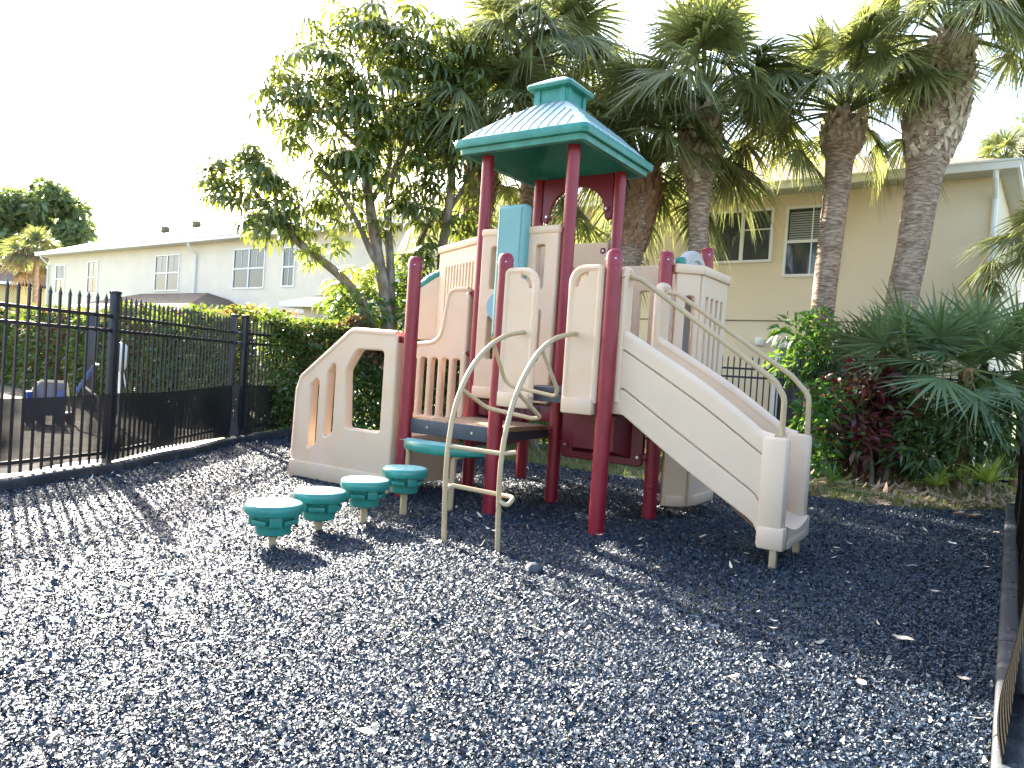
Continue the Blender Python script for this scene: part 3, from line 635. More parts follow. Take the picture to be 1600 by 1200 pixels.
for i in range(7): edging('edging_curb', C0+V2*ds[i]+np.array([.05, -.03]), C0+V2*ds[i+1]+np.array([.05, -.03]), rl[i], 'edging pieces along the right border')
ll = ['left edging piece nearest the camera, before the tall dark post', 'left edging piece beside the foot of the tall dark fence post', 'left edging piece just beyond the tall dark fence post', 'left edging piece along the densely screened fence panel', 'left edging piece at the far corner by the hedge']
pp = [(-5.05, 3.4), (-4.33, 6.25), (-4.02, 7.7), (-3.92, 9.2), (-3.88, 10.9), (-3.5, 12.3)]
for i in range(5): edging('edging_curb', pp[i], pp[i+1], ll[i], 'edging pieces along the left border', .13, .10)

# ================================================================== FENCES
def fence(name, label, pts, postidx, z_r=(1.61, 1.46), gap=.108, cut=None):
    root = empty(name, (*pts[0], 0), 0, label, 'fence'); o = np.array([*pts[0], 0])
    for i, p in enumerate(pts):
        if i in postidx:
            q = np.array(pts[min(i+1, len(pts)-1)])-np.array(pts[max(i-1, 0)]); a = math.atan2(q[1], q[0])
            m = MB(); m.box((p[0]-o[0], p[1]-o[1], .9), (.075, .075, 1.9), a, 0, .004); po = m.build('post', 'black_paint', root)
            m = MB(); m.box((p[0]-o[0], p[1]-o[1], 1.862), (.088, .088, .04), a, 0, .008); m.build('post_cap', 'black_paint', po)
    for p, q in zip(pts[:-1], pts[1:]):
        p = np.array(p); q = np.array(q); d = q-p; L = np.linalg.norm(d); d = d/L; a = math.atan2(d[1], d[0]); c = (p+q)/2-o[:2]
        for z in list(z_r)+[.17]:
            m = MB(); m.box((c[0], c[1], z), (L-.08, .030, .036), a, 0, .003); m.build('rail', 'black_paint', root)
        m = MB(); n = int((L-.1)/gap)
        for j in range(n):
            s = .06+gap*.5+j*(L-.12)/n; x, y = p+d*s-o[:2]; jx = random.uniform(-.004, .004)
            m.box((x, y, .92), (.020, .020, 1.70), a); k = .010
            cs = [(x+k*(sx*math.cos(a)-sy*math.sin(a)), y+k*(sx*math.sin(a)+sy*math.cos(a)), 1.771) for sx, sy in ((-1.4, -1.4), (1.4, -1.4), (1.4, 1.4), (-1.4, 1.4))]
            m.add(cs+[(x, y, 1.845)], [(0, 1, 4), (1, 2, 4), (2, 3, 4), (3, 0, 4), (0, 3, 2, 1)])
        m.build('pickets', 'black_paint', root, 0)
    return root
PL1 = (-4.23, 7.84); PL2 = tuple(at(361, 600, 11.2)[:2]); PL3 = tuple(at(378, 600, 11.25)[:2]+np.array([.0, .0])); PL4 = (-3.72, 13.1)
fence('picket_fence', 'black metal picket fence with pointed pickets along the left side of the playground', [(-4.98, 5.45), PL1, PL2, PL3, PL4], (0, 1, 2, 3, 4))
FR = lambda t: (3.74+.8*t, 13.5-.6*t)
fence('picket_fence', 'black metal picket fence behind the slide, in front of the tan house and shrubs', [FR(-3.5), FR(-1.07), FR(1.38), FR(4.08), FR(6.5)], (0, 1, 2, 3, 4))
RF0 = np.array([6.25, 9.0]); 
fence('picket_fence', 'black fence at the right edge, running beside the right edging to its dark corner post', [tuple(RF0-V2*7.7), tuple(RF0-V2*7.2), tuple(RF0-V2*4.8), tuple(RF0-V2*2.4), tuple(RF0)], (1, 2, 3, 4))
m = MB(); bp_ = at(141, 560, 14.6); m.box((0, 0, .93), (.13, .13, 1.92), .3, 0, .006); m.box((.09, .05, .93), (.05, .05, 1.85), .3, 0, .004); m.box((0, 0, 1.9), (.15, .15, .05), .3, 0, .01)
o = m.build('gate_post', 'black_paint'); o.location = (bp_[0], bp_[1], 0); tag(o, 'thick dark gate post standing beyond the left fence, in front of the far hedge', 'post')

def screen(name, label, pts, ztop, zbot, ms, off=.05, bulge=None, group=None):
    P = [np.array(p) for p in pts]; seg = []
    for p, q in zip(P[:-1], P[1:]):
        n = max(4, int(np.linalg.norm(q-p)/.09)); seg += [(p+(q-p)*k/n, (q-p)/np.linalg.norm(q-p)) for k in range(n)]
    seg.append((P[-1], seg[-1][1])); nz = 12; V = []; s = 0; N = len(seg)
    for i, (p, d) in enumerate(seg):
        nrm = np.array([d[1], -d[0]]) if off > 0 else np.array([-d[1], d[0]]); t = i/(N-1)
        zt = ztop(t) if callable(ztop) else ztop; zb = zbot(t) if callable(zbot) else zbot
        for k in range(nz+1):
            f = k/nz; z = zb+(zt-zb)*f; w_ = .018*math.sin(t*23+f*3)+.02*math.sin(t*11-f*5)
            b = bulge(t, f) if bulge else 0
            V.append((*(p+nrm*(abs(off)+(w_*(1-f)*.8)+b)), z))
    Fq = np.array([(i*(nz+1)+k, (i+1)*(nz+1)+k, (i+1)*(nz+1)+k+1, i*(nz+1)+k+1) for i in range(N-1) for k in range(nz)])
    o = rawmesh(name, np.array(V), Fq, ms); tag(o, label, 'screen', group); return o
screen('mesh_screen', 'thin black mesh screen on the nearest left fence panel, ground showing through', [(-4.98, 5.45), PL1], lambda t: .80-.035*math.sin(t*3.1), lambda t: .10+.02*math.sin(t*9), 'screen_thin', .035)
screen('mesh_screen', 'dense black mesh screen on the far left fence panel, reaching the hedge', [PL1, PL2, PL3, PL4], lambda t: .80-.02*math.sin(t*7), lambda t: .08+.03*math.sin(t*8), 'screen_dense', .035)
q0 = RF0-V2*7.95; q1 = RF0-V2*.1
screen('mesh_screen', 'ribbed black screen hanging from the right fence and bulging over the right edging', [tuple(q0), tuple(q1)], .85, .03, 'screen_ribbed', -.04, lambda t, f: .085*max(0, 1-(t*7.95-.2)**2/2.5)*(1-f)**.8)

# ================================================================== TOWNHOUSE
W0 = at(1200, 560, 16.0); W0[2] = 0
wd_ = ray(-770, 475); WD = np.array([wd_[0], wd_[1], 0]); WD /= np.linalg.norm(WD)      # along the wall, towards the left
WX = -WD; WN = np.array([WX[1], -WX[0], 0]);                                            # towards the right; out of the wall
SL = float((hit(75, 430, W0, WN)-W0)@WX); SR = float((hit(1553, 400, W0, WN)-W0)@WX)
HO = W0+WX*SL; HL = SR-SL
def wh(x, y, off=0):                   # pixel to (along, up) on the wall plane moved out by off
    P = hit(x, y, HO+WN*off, WN)-HO; return float(P@WX), float(P[2])
house = empty('townhouse', tuple(HO), math.atan2(WX[1], WX[0]), 'long two-storey stucco townhouse, tan, paled by painted glare at left, brown shingle roof', 'house')
zsof = np.mean([wh(1300, 291, .1)[1], wh(1500, 278, .1)[1], wh(300, 383, .1)[1]]); HZ = float(zsof)
SPL = wh(655, 400)[0]; DEP = 11.0
m = MB(); m.bbox((SPL, 0, 0), (HL, DEP, HZ)); m.build('wall', 'stucco', house, 0)
m = MB(); m.bbox((0, 0, 0), (SPL, DEP, HZ)); m.build('wall', 'stucco_glare', house, 0)  # same wall continued, lightened in colour to stand for glare
m = MB(); m.bbox((0, -.012, 2.72), (HL, 0.0, 2.745)); m.build('storey_joint', 'groove', house, 0)
def hiproof(parent, x0, x1, y0, y1, z, slope, name='roof', hipl=True, hipr=True):
    hd = (y1-y0)/2; rz = z+hd*slope; a = x0+(hd if hipl else 0); b = x1-(hd if hipr else 0); ym = (y0+y1)/2
    if a > b: a = b = (x0+x1)/2
    V = [(x0, y0, z), (x1, y0, z), (x1, y1, z), (x0, y1, z), (a, ym, rz), (b, ym, rz)]
    Fs = [(0, 1, 5, 4), (1, 2, 5), (2, 3, 4, 5), (3, 0, 4)]
    m = MB(); m.add(V, Fs); o = m.build(name, 'shingles', parent, 0); me = o.data
    uv = me.uv_layers.new(name='UVMap'); k = math.sqrt(1+slope*slope)
    for p in me.polygons:
        nrm = p.normal; side = abs(nrm.x) > abs(nrm.y)
        for li in p.loop_indices:
            c = me.vertices[me.loops[li].vertex_index].co
            uv.data[li].uv = ((c.y if side else c.x), (c.z-z)/max(slope, .01)*k)
    return o
OV = .42; OVR = .27
rf = hiproof(house, -OV, HL+OVR, -OV, DEP+OV, HZ+.16, .40)
m = MB(); m.bbox((-OV, -OV+.001, HZ-.012), (HL+OVR, 0-.003, HZ)); m.bbox((-OV, 0, HZ-.012), (-.003, DEP, HZ)); m.bbox((HL+.003, 0, HZ-.012), (HL+OVR, DEP, HZ)); m.build('soffit', 'soffit', house, 0)
m = MB()
for z0, z1, o1 in ((HZ, HZ+.13, 0), (HZ+.132, HZ+.17, .025)):
    m.bbox((-OV-.05-o1, -OV-.06-o1, z0), (HL+OVR+.05+o1, -OV, z1)); m.bbox((-OV-.05-o1, -OV+.001, z0), (-OV, DEP, z1)); m.bbox((HL+OVR, -OV+.001, z0), (HL+OVR+.05+o1, DEP, z1))
m.build('gutter', 'white_trim', house, 0)
def downspout(s, left=False):
    m = MB(); pts = [(s, -OV-.0, HZ+.02), (s, -OV+.03, HZ-.12), (s+(.0), -.06, HZ-.42), (s, -.06, .1)]
    m.tube(fillet(pts, [0, .06, .1, 0], 4, False), .05, 8); m.box((s, -.03, 2.9), (.14, .03, .03)); m.build('downspout', 'white_trim', house)
downspout(HL-.04); downspout(wh(306, 440)[0]); downspout(.12)
for x, y in ((688/2.667, 260+285/2.667), (820/2.667, 260+242/2.667)):
    pass
def window(x0, y0, x1, y1, kind, curtain=False):
    s0, z1 = wh(x0, y0); s1, z0 = wh(x1, y1); sl = wh(x0, y1)[1]; z0 = (z0+sl)/2; z1 = (z1+wh(x1, y0)[1])/2; f = .055
    m = MB(); y = -.035
    m.bbox((s0-f, y, z1), (s1+f, .02, z1+f)); m.bbox((s0-f, y, z0-f), (s1+f, .02, z0)); m.bbox((s0-f, y, z0), (s0, .02, z1)); m.bbox((s1, y, z0), (s1+f, .02, z1))
    sm = (s0+s1)/2; zm = (z0+z1)/2
    if kind == 'double':
        m.bbox((sm-.035, y+.004, z0), (sm+.035, .0, z1)); m.bbox((s0, y+.008, zm-.028), (sm-.035, 0, zm+.028)); m.bbox((sm+.035, y+.008, zm-.028), (s1, 0, zm+.028))
        for a, b in ((s0, sm-.035), (sm+.035, s1)): m.bbox(((a+b)/2-.01, y+.02, zm+.028), ((a+b)/2+.01, -.006, z1))
    elif kind == 'hung':
        m.bbox((s0, y+.008, zm-.03), (s1, 0, zm+.03)); m.bbox((sm-.012, y+.02, z0), (sm+.012, -.006, zm-.03)); m.bbox((sm-.012, y+.02, zm+.03), (sm+.012, -.006, z1))
    else:
        m.bbox((sm-.04, y+.004, z0), (sm+.04, 0, z1)); m.bbox((sm+.04, y+.02, zm+.12), (s1, -.004, zm+.145))
    o = m.build('window', 'white_trim', house, 0)
    m = MB(); m.bbox((s0, -.0035, z0), (s1, .004, z1)); m.build('pane', 'window_glass', o, 0)
    if curtain:
        m = MB(); zc = zm if kind == 'hung' else z0
        for j in range(int((z1-zc-.05)/.05)): m.bbox((s0+.03, -.0055, zc+.04+j*.05), (s1-.03, -.0038, zc+.07+j*.05))
        m.build('blind', 'curtain', o, 0)
for a in ((1121, 332, 1201, 407, 'slide'), (1234, 325, 1304, 428, 'hung', True), (940, 340, 1007, 409, 'slide', True), (89, 415, 100, 457, 'hung', True), (139, 410, 151, 457, 'hung'), (245, 400, 278, 453, 'double'), (368, 390, 411, 449, 'double'), (445, 388, 458, 446, 'hung', True), (690, 370, 750, 430, 'double')): window(*a)
# sliding door on the ground floor
s0, zt = wh(1212, 533); s1, _ = wh(1338, 540)
m = MB(); m.bbox((s0, -.06, .05), (s0+.13, .02, zt)); m.bbox((s1-.13, -.06, .05), (s1, .02, zt)); m.bbox((s0+.13, -.06, zt-.13), (s1-.13, .02, zt)); m.bbox(((s0+s1)/2-.05, -.05, .05), ((s0+s1)/2+.05, .02, zt-.13))
dr = m.build('sliding_door', 'white_trim', house, 0); m = MB(); m.bbox((s0+.13, -.01, .05), (s1-.13, .004, zt-.13)); m.build('pane', 'window_glass', dr, 0)
sx, sz = wh(1188, 534); m = MB(); m.box((sx, -.06, sz), (.17, .12, .18), 0, 0, .02); m.box((sx, -.09, sz-.02), (.13, .12, .13), 0, 0, .03); m.build('wall_light', 'white_trim', house)
for px_, py_ in ((258, 366), (307, 351)):
    d = ray(px_, py_); t = 36/d[1]; P = EYE+d*t; l = np.array([(P-HO)@WX, -(P-HO)@WN])
    zr = HZ+.16+(l[1]+OV)*.40; m = MB(); m.box((l[0], l[1], zr+.12), (.3, .3, .3), .2, 0, .03); m.build('roof_vent', 'groove', rf)
m = MB(); s_, _ = wh(1226, 236, -5.0); m.tube([(s_, 5.0, HZ+.16+5.4*.40-.1), (s_, 5.0, HZ+.16+5.4*.40+.55)], .045, 10); m.build('vent_pipe', 'white_trim', rf)
def porch(x0, x1, yf, off, wx0):
    s0, z = wh(x0, yf, off); s1, _ = wh(x1, yf, off); sw0, _ = wh(wx0, yf, off)
    m = MB(); m.bbox((sw0, -off+.45, 0), (s1-.4, -.004, z)); o = m.build('porch_wall', 'stucco_yellow' if 0 else 'stucco_glare', house, 0)
    m = MB(); m.bbox((sw0+.35, -off+.43, .5), (s1-.7, -off+.447, z-.28)); m.build('porch_opening', 'window_glass', o, 0)
    m = MB(); m.bbox((sw0+.30, -off+.425, .5), (sw0+.35, -off+.449, z-.23)); m.bbox((sw0+.35, -off+.425, z-.28), (s1-.7, -off+.449, z-.23)); m.build('opening_frame', 'soffit', o, 0)
    r_ = hiproof(house, s0, s1, -off, off*.0+1.5, z+.12, .36, 'porch_roof'); m = MB(); m.bbox((s0-.02, -off-.03, z-.02), (s1+.02, -off, z+.14)); m.bbox((s0-.02, -off+.001, z-.02), (s0, -.01, z+.14)); m.bbox((s1, -off+.001, z-.02), (s1+.02, -.01, z+.14)); m.build('fascia', 'white_trim', r_, 0)
porch(101, 288, 483, 2.6, 200); porch(438, 640, 478, 2.6, 455)
# chimneys of stucco trim lines seen on the glare-paled left wall
# yellow house far left
yh = at(10, 470, 52.0); yb = empty('far_house', (yh[0]-8, yh[1], 0), R(-20), 'yellow house with grey roof far behind the left fence', 'house')
hz0 = float(at(20, 452, 52.0)[2])
m = MB(); m.bbox((-8, 0, 0), (12.6, 9, hz0)); m.build('wall', 'stucco_yellow', yb, 0); hiproof(yb, -8.5, 13.1, -.5, 9.5, hz0+.15, .34)
m = MB(); m.bbox((-8.5, -.53, hz0), (13.1, -.5, hz0+.2)); m.build('fascia', 'white_trim', yb, 0)
for x in (3.6, 7.8):
    m = MB(); m.bbox((x, -.05, hz0-2.3), (x+2.8, .0, hz0-.7)); o = m.build('window', 'white_trim', yb, 0); m = MB(); m.bbox((x+.12, -.06, hz0-2.2), (x+1.35, -.051, hz0-.8)); m.bbox((x+1.45, -.06, hz0-2.2), (x+2.68, -.051, hz0-.8)); m.build('pane', 'window_glass', o, 0)
# ================================================================== VEGETATION
def trunk_tube(name, path, ms, parent, n=14, lump=0):
    """path: (x, y, z, radius) in world; returns mesh object placed relative to parent"""
    o = np.array(parent.location); P = np.array(spline([p[:4] for p in path], 6)); m = MB()
    m.tube([tuple(p[:3]-o) for p in P], [float(p[3]*(1+lump*math.sin(i*2.1)*.5)) for i, p in enumerate(P)], n); return m.build(name, ms, parent, 60)
def pxpath(pts, Y):
    out = []
    for x, y, wpx in pts:
        p = at(x, y, Y); out.append((*p, wpx*Y/F/2))
    return out

def fanleaves(hubs, tdir, updir, L, nseg, spread, droop, w0, split=.45, k=5):
    """many fan blades at once -> centre lines, sides, half widths"""
    n = len(hubs); t = unit(tdir); s = unit(np.cross(t, updir)); u = np.cross(s, t)
    ph = np.linspace(-spread, spread, nseg)[None]+rng.normal(0, .03, (n, nseg))
    seglen = L[:, None]*(.72+.28*np.cos(ph*.8))*rng.uniform(.88, 1.08, (n, nseg))
    dirs = np.cos(ph)[..., None]*t[:, None]+np.sin(ph)[..., None]*s[:, None]-(.20*np.abs(np.sin(ph))+.05)[..., None]*u[:, None]*rng.uniform(.4, 1.4, (n, 1, 1))
    dirs = unit(dirs); r = np.linspace(0, 1, k)
    dr = droop*rng.uniform(.5, 1.5, (n, nseg))
    P = hubs[:, None, None]+dirs[:, :, None]*(r[None, None, :, None]*seglen[..., None, None])
    P = P-np.array([0, 0, 1.])*((r**2.2)[None, None, :, None]*(dr*seglen)[..., None, None])
    S = unit(np.cross(dirs, u[:, None]+.35*((np.arange(nseg) % 2)*2-1)[None, :, None]*s[:, None]))
    prof = np.interp(r, [0, split, 1], [.25, 1, .06])
    W = w0*prof[None, None]*seglen[..., None]
    return P.reshape(-1, k, 3), np.repeat(S.reshape(-1, 1, 3), k, 1), W.reshape(-1, k)

def palm(name, label, path, Y, boots, nleaf, L=(.75, 1.0), pet=(.8, 1.25), bootmat='palm_boot', lowest=-.75, up=1.0, dead=0, group='sabal palms in front of the tan house', az0=None, seed=1, sagk=1.0):
    """path in pixels from base to head, with trunk widths; boots = how many path points at the top carry leaf bases"""
    global rng
    keep = rng; rng = np.random.default_rng(seed)
    pts = pxpath(path, Y); base = gnd_under(pts[0]); root = empty(name, (base[0], base[1], 0), 0, label, 'palm tree', group); o = np.array(root.location)
    full = [(base[0], base[1], -.1, pts[0][3]*1.12)]+pts
    trunk_tube('trunk', full, 'palm_bark', root, 18)
    head = np.array(pts[-1][:3]); P = np.array(spline([p[:4] for p in pts[-max(boots, 2):]], 8)); m = MB()
    if boots > 1:
        seglen = np.linalg.norm(np.diff(P[:, :3], axis=0), axis=1).sum(); rows = max(4, int(seglen/.085))
        for j in range(rows):
            f = (j+.3)/rows*(len(P)-1); i = int(f); c = P[i]+(P[min(i+1, len(P)-1)]-P[i])*(f-i); ax = Vector(P[min(i+1, len(P)-1), :3]-P[max(i-1, 0), :3]).normalized()
            nb = max(5, int(2*math.pi*c[3]/.15))
            for q in range(nb):
                a = 2*math.pi*(q+.5*(j % 2))/nb+rng.normal(0, .12); e1 = ax.orthogonal().normalized(); e1 = Matrix.Rotation(a, 3, ax) @ e1; e2 = ax.cross(e1)
                lean = (1 if (q+j) % 2 else -1)*rng.uniform(.25, .75); ln = rng.uniform(.17, .30); wd = rng.uniform(.035, .06)
                p0 = Vector(c[:3]-o)+e1*(c[3]*.95); d = (ax*1.0+e2*lean+e1*rng.uniform(.10, .34)).normalized(); sd = d.cross(e1).normalized(); th = e1*.03
                p1 = p0+d*ln; w1 = wd*rng.uniform(.5, .8)
                tip = sd*rng.uniform(-.02, .02)
                m.add([p0-sd*wd, p0+sd*wd, p1+sd*w1+tip, p1-sd*w1, p0-sd*wd+th, p0+sd*wd+th, p1+sd*w1+th*.5+tip, p1-sd*w1+th*.5], [(0, 1, 2, 3), (7, 6, 5, 4), (0, 4, 5, 1), (1, 5, 6, 2), (2, 6, 7, 3), (3, 7, 4, 0)])
        m.build('leaf_bases', bootmat, root, 0)
    # leaves
    n = nleaf; az = np.arange(n)*2.39996+rng.normal(0, .25, n); el = np.interp(np.linspace(0, 1, n), [0, .35, .78, 1], [1.5*up, .95, .25, lowest])+rng.normal(0, .12, n)
    el = np.where((np.sin(az) < -.35) & (el < .30), .30+.4*rng.random(n), el)      # no skirt of fronds on the open side
    pl_ = rng.uniform(*pet, n); Ls = rng.uniform(*L, n)
    d0 = np.stack([np.cos(az)*np.cos(el), np.sin(az)*np.cos(el), np.sin(el)], 1); kk = 6; t = np.linspace(0, 1, kk)[None, :, None]
    sag = sagk*(.18+.25*np.clip(np.cos(el), 0, 1))[:, None, None]
    pet_ = head-o+np.array([0, 0, .05])+d0[:, None]*(.06+t*pl_[:, None, None])-np.array([0, 0, 1.])*(t**2)*sag*pl_[:, None, None]
    S = unit(np.cross(d0, np.array([0, 0, 1.])+.01*rng.normal(size=3)))
    Wp = np.linspace(.030, .012, kk)
    strips('petioles', np.concatenate([pet_, pet_]), np.concatenate([S, unit(np.cross(S, d0))])[:, None], Wp, 'petiole', root)
    hub = pet_[:, -1]; td = unit(pet_[:, -1]-pet_[:, -2]); upd = unit(np.cross(np.cross(td, np.array([0, 0, 1.])+1e-3), td))
    upd = unit(upd+.45*rng.normal(size=(n, 3)))
    A, B, W = fanleaves(hub, td-.10*np.array([0, 0, 1.]), upd, Ls, 54, 2.05, .38, .024, .4)
    mi = np.zeros(len(A), np.int32)
    if dead: mi[np.repeat(np.arange(n) >= n-dead, 54)] = 1
    strips('crown', A, B, W, ['palm_leaf', 'palm_leaf_dead'], root, mi)
    rng = keep; return root
def gnd_under(p): return np.array([p[0], p[1], 0])

palm('palm_tree', 'tall palm with the widest booted trunk, right of the others, before the house corner', [(1400, 560, 50), (1409, 470, 47), (1425, 390, 47), (1440, 300, 50), (1448, 255, 60), (1458, 200, 84), (1470, 140, 82), (1480, 95, 62), (1488, 70, 40)], 12.4, 5, 46, (.85, 1.1), (.9, 1.6), seed=3, lowest=.05, sagk=.75)
palm('palm_tree', 'palm with a short booted head on a smooth brown trunk, before the hung window', [(1280, 560, 36), (1285, 490, 35), (1296, 390, 37), (1307, 300, 39), (1312, 250, 42), (1314, 232, 60), (1318, 205, 56), (1322, 182, 36)], 13.2, 3, 44, (.85, 1.1), (1.0, 1.7), seed=5, dead=1, lowest=.05, sagk=.65)
palm('palm_tree', 'palm with grey trunk and bulging booted head rising over the right post caps', [(1086, 560, 30), (1090, 420, 30), (1092, 340, 31), (1094, 290, 40), (1094, 262, 58), (1095, 230, 63), (1096, 198, 52), (1097, 175, 36)], 13.6, 5, 54, (.9, 1.15), (1.1, 1.95), seed=8, lowest=-.5, sagk=.8)
palm('palm_tree', 'palm with rough reddish booted trunk just right of the green tower roof', [(966, 560, 34), (978, 440, 36), (985, 390, 44), (994, 345, 50), (1003, 300, 50), (1006, 265, 36)], 14.4, 4, 54, (.9, 1.15), (1.1, 1.9), bootmat='palm_boot_dark', seed=13)
palm('palm_tree', 'palm whose brown trunk shows beneath the tower roof, crown above the cupola', [(815, 560, 30), (822, 380, 29), (828, 280, 29), (832, 200, 34), (834, 140, 44), (836, 100, 30)], 15.5, 3, 58, (1.0, 1.3), (1.2, 2.0), bootmat='palm_boot_dark', seed=17)
palm('palm_tree', 'palm with dark shaggy trunk left of the tower roof, behind the umbrella tree', [(735, 560, 28), (742, 400, 30), (746, 340, 40), (750, 295, 46), (753, 255, 40), (755, 220, 28)], 14.8, 4, 54, (.95, 1.2), (1.2, 2.0), bootmat='palm_boot_dark', seed=21)
palm('palm_tree', 'low palm cut by the right edge of the frame, beyond the house corner', [(1622, 640, 40), (1628, 520, 38), (1632, 470, 36), (1636, 420, 40), (1638, 395, 30)], 12.0, 3, 20, (.7, .9), (.5, .8), lowest=-1.0, seed=24)
palm('palm_tree', 'distant palm peeking over the right end of the house roof', [(1575, 420, 14), (1572, 300, 14), (1570, 255, 12)], 27.0, 0 or 1, 26, (.8, 1.1), (.7, 1.0), seed=29)
palm('palm_tree', 'distant palm with yellowing fronds at the left end of the long house', [(55, 470, 8), (56, 430, 8), (58, 402, 7)], 42.0, 1, 34, (1.0, 1.3), (.9, 1.4), group=None, seed=31, dead=10)

# umbrella tree
def umbrella():
    Y = 13.4; b = at(606, 560, Y); root = empty('umbrella_tree', (b[0], b[1], 0), 0, 'broad umbrella tree with drooping whorled leaves and several pale stems behind the stair', 'tree'); o = np.array(root.location)
    def limb(pts, dY=(0, 0), name='trunk', w=None):
        n = len(pts); P = []
        for i, (x, y, wpx) in enumerate(pts):
            yy = Y+dY[0]+(dY[1]-dY[0])*i/(n-1); p = at(x, y, yy); P.append((*p, wpx*yy/F/2))
        return trunk_tube(name, P, 'bark', root, 12, .04)
    bb = gnd(606, 690); 
    limb([(606, 640, 24), (605, 500, 20), (598, 440, 18), (585, 370, 17), (578, 320, 15), (566, 240, 14), (552, 170, 11), (545, 110, 7)])
    limb([(610, 640, 18), (611, 480, 15), (609, 400, 13), (606, 340, 12), (612, 280, 10), (640, 210, 8), (660, 140, 6)], (0, .5))
    limb([(600, 620, 18), (575, 495, 17), (540, 440, 15), (500, 405, 13), (468, 380, 12), (440, 345, 10), (410, 315, 8), (388, 285, 5)], (0, -.7), 'branch')
    limb([(600, 430, 11), (580, 395, 10), (560, 350, 8), (530, 300, 6), (490, 250, 5)], (0, -.4), 'branch')
    limb([(690, 620, 17), (690, 420, 15), (697, 350, 14), (706, 285, 13), (700, 230, 12), (688, 180, 9), (670, 120, 6)], (.5, .2), 'trunk')
    limb([(640, 560, 12), (640, 440, 11), (655, 380, 9), (680, 330, 7)], (.6, .6), 'branch')
    limb([(700, 330, 9), (730, 280, 7), (745, 200, 5)], (.4, .6), 'branch')
    limb([(578, 320, 9), (610, 250, 7), (600, 170, 6), (590, 80, 4)], (0, .6), 'branch')
    limb([(560, 230, 8), (510, 180, 6), (460, 130, 4)], (0, -.3), 'branch')
    blobs = [(560, 90, 120, 70, 0, 60), (490, 130, 85, 62, -.4, 44), (650, 80, 95, 62, .3, 46), (445, 165, 48, 42, -.5, 18), (520, 205, 85, 55, -.5, 40), (610, 170, 90, 62, -.3, 44), (690, 150, 75, 75, .2, 40), (640, 240, 80, 60, 0, 36), (560, 265, 60, 45, -.2, 24), (700, 250, 60, 55, .2, 26), (500, 280, 42, 40, -.2, 14), (590, 335, 60, 40, .2, 20), (510, 335, 40, 32, .2, 12), (660, 320, 55, 45, .4, 20), (600, 50, 120, 40, 0, 30), (720, 90, 60, 60, .6, 24), (725, 330, 45, 45, .5, 16), (680, 390, 45, 35, .6, 12),
             (380, 275, 52, 34, -.7, 22), (350, 300, 34, 26, -.7, 12), (425, 310, 46, 36, -.6, 18), (405, 350, 50, 24, -.6, 16), (455, 350, 24, 26, -.5, 7), (395, 245, 22, 18, -.7, 5)]
    C = []; U = []; Bc = []
    for cx, cy, rx, ry, dy, n in blobs:
        c = at(cx, cy, Y+dy); a = rx*Y/F; b_ = ry*Y/F; n = int(n*1.05); v = randdir(n)*rng.uniform(.45, 1, (n, 1))**.6
        p = c+v*np.array([a, min(a, 1.0)*.9, b_]); C.append(p); U.append(unit(v*np.array([.5, .5, .2])+np.array([0, 0, .9])+.25*rng.normal(size=(n, 3)))); Bc.append(np.repeat(c[None], n, 0))
    C = np.concatenate(C)-o; U = np.concatenate(U); Bc = np.concatenate(Bc)-o; n = len(C)
    def whorls(name, C, U, size, ms):
        n = len(C); q = 10; sz = size*rng.uniform(.75, 1.2, n); e1 = unit(np.cross(U, randdir(n))); e2 = np.cross(U, e1)
        a = (np.arange(q)*2*math.pi/q)[None]+rng.uniform(0, 6, (n, 1))+rng.normal(0, .08, (n, q))
        rad = np.cos(a)[..., None]*e1[:, None]+np.sin(a)[..., None]*e2[:, None]
        kk = 5; t = np.linspace(0, 1, kk); out_ = np.array([.12, .42, .72, .92, 1.0])*.85; dn = np.array([0., -.03, .06, .24, .50])*rng.uniform(.75, 1.2, (n, 1, 1))
        ln = sz[:, None]*rng.uniform(.85, 1.1, (n, q))
        P = C[:, None, None]+rad[:, :, None]*(out_[None, None, :, None]*ln[..., None, None])-U[:, None, None]*((dn*ln[..., None])[..., None])*.6-np.array([0, 0, 1.])*((dn*ln[..., None])[..., None])*.5
        S = unit(np.cross(rad, U[:, None])); W = ln[..., None]*np.array([.02, .075, .10, .085, .010])
        return strips(name, P.reshape(-1, kk, 3), S.reshape(-1, 1, 3), W.reshape(-1, kk), ms, root)
    whorls('crown', C, U, .32, 'umbrella_leaf')
    t = np.linspace(0, 1, 4)[None, :, None]; Q = Bc+(C-Bc)*.25
    P = Q[:, None]*(1-t)+C[:, None]*t-np.array([0, 0, .1])*(t*(1-t)); strips('twigs', np.concatenate([P, P]), np.concatenate([np.tile([1., 0, 0], (n, 1)), np.tile([0, 0, 1.], (n, 1))])[:, None], np.array([.012, .01, .008, .006]), 'petiole', root)
    # low fresh shoots
    C2 = []; U2 = []
    for cx, cy, rx, ry, dy, n in [(505, 380, 34, 22, -.3, 10), (560, 430, 30, 36, 0, 12), (535, 460, 30, 24, .1, 8), (480, 400, 18, 14, -.4, 4), (650, 430, 30, 40, .5, 12), (560, 480, 45, 25, .3, 14), (610, 440, 50, 30, .4, 12)]:
        c = at(cx, cy, Y+dy); C2.append(c+randdir(n)*np.array([rx, rx, ry])*Y/F); U2.append(unit(randdir(n)*.5+np.array([0, 0, 1.])))
    whorls('low_shoots', np.concatenate(C2)-o, np.concatenate(U2), .27, 'lime_leaf')
umbrella()

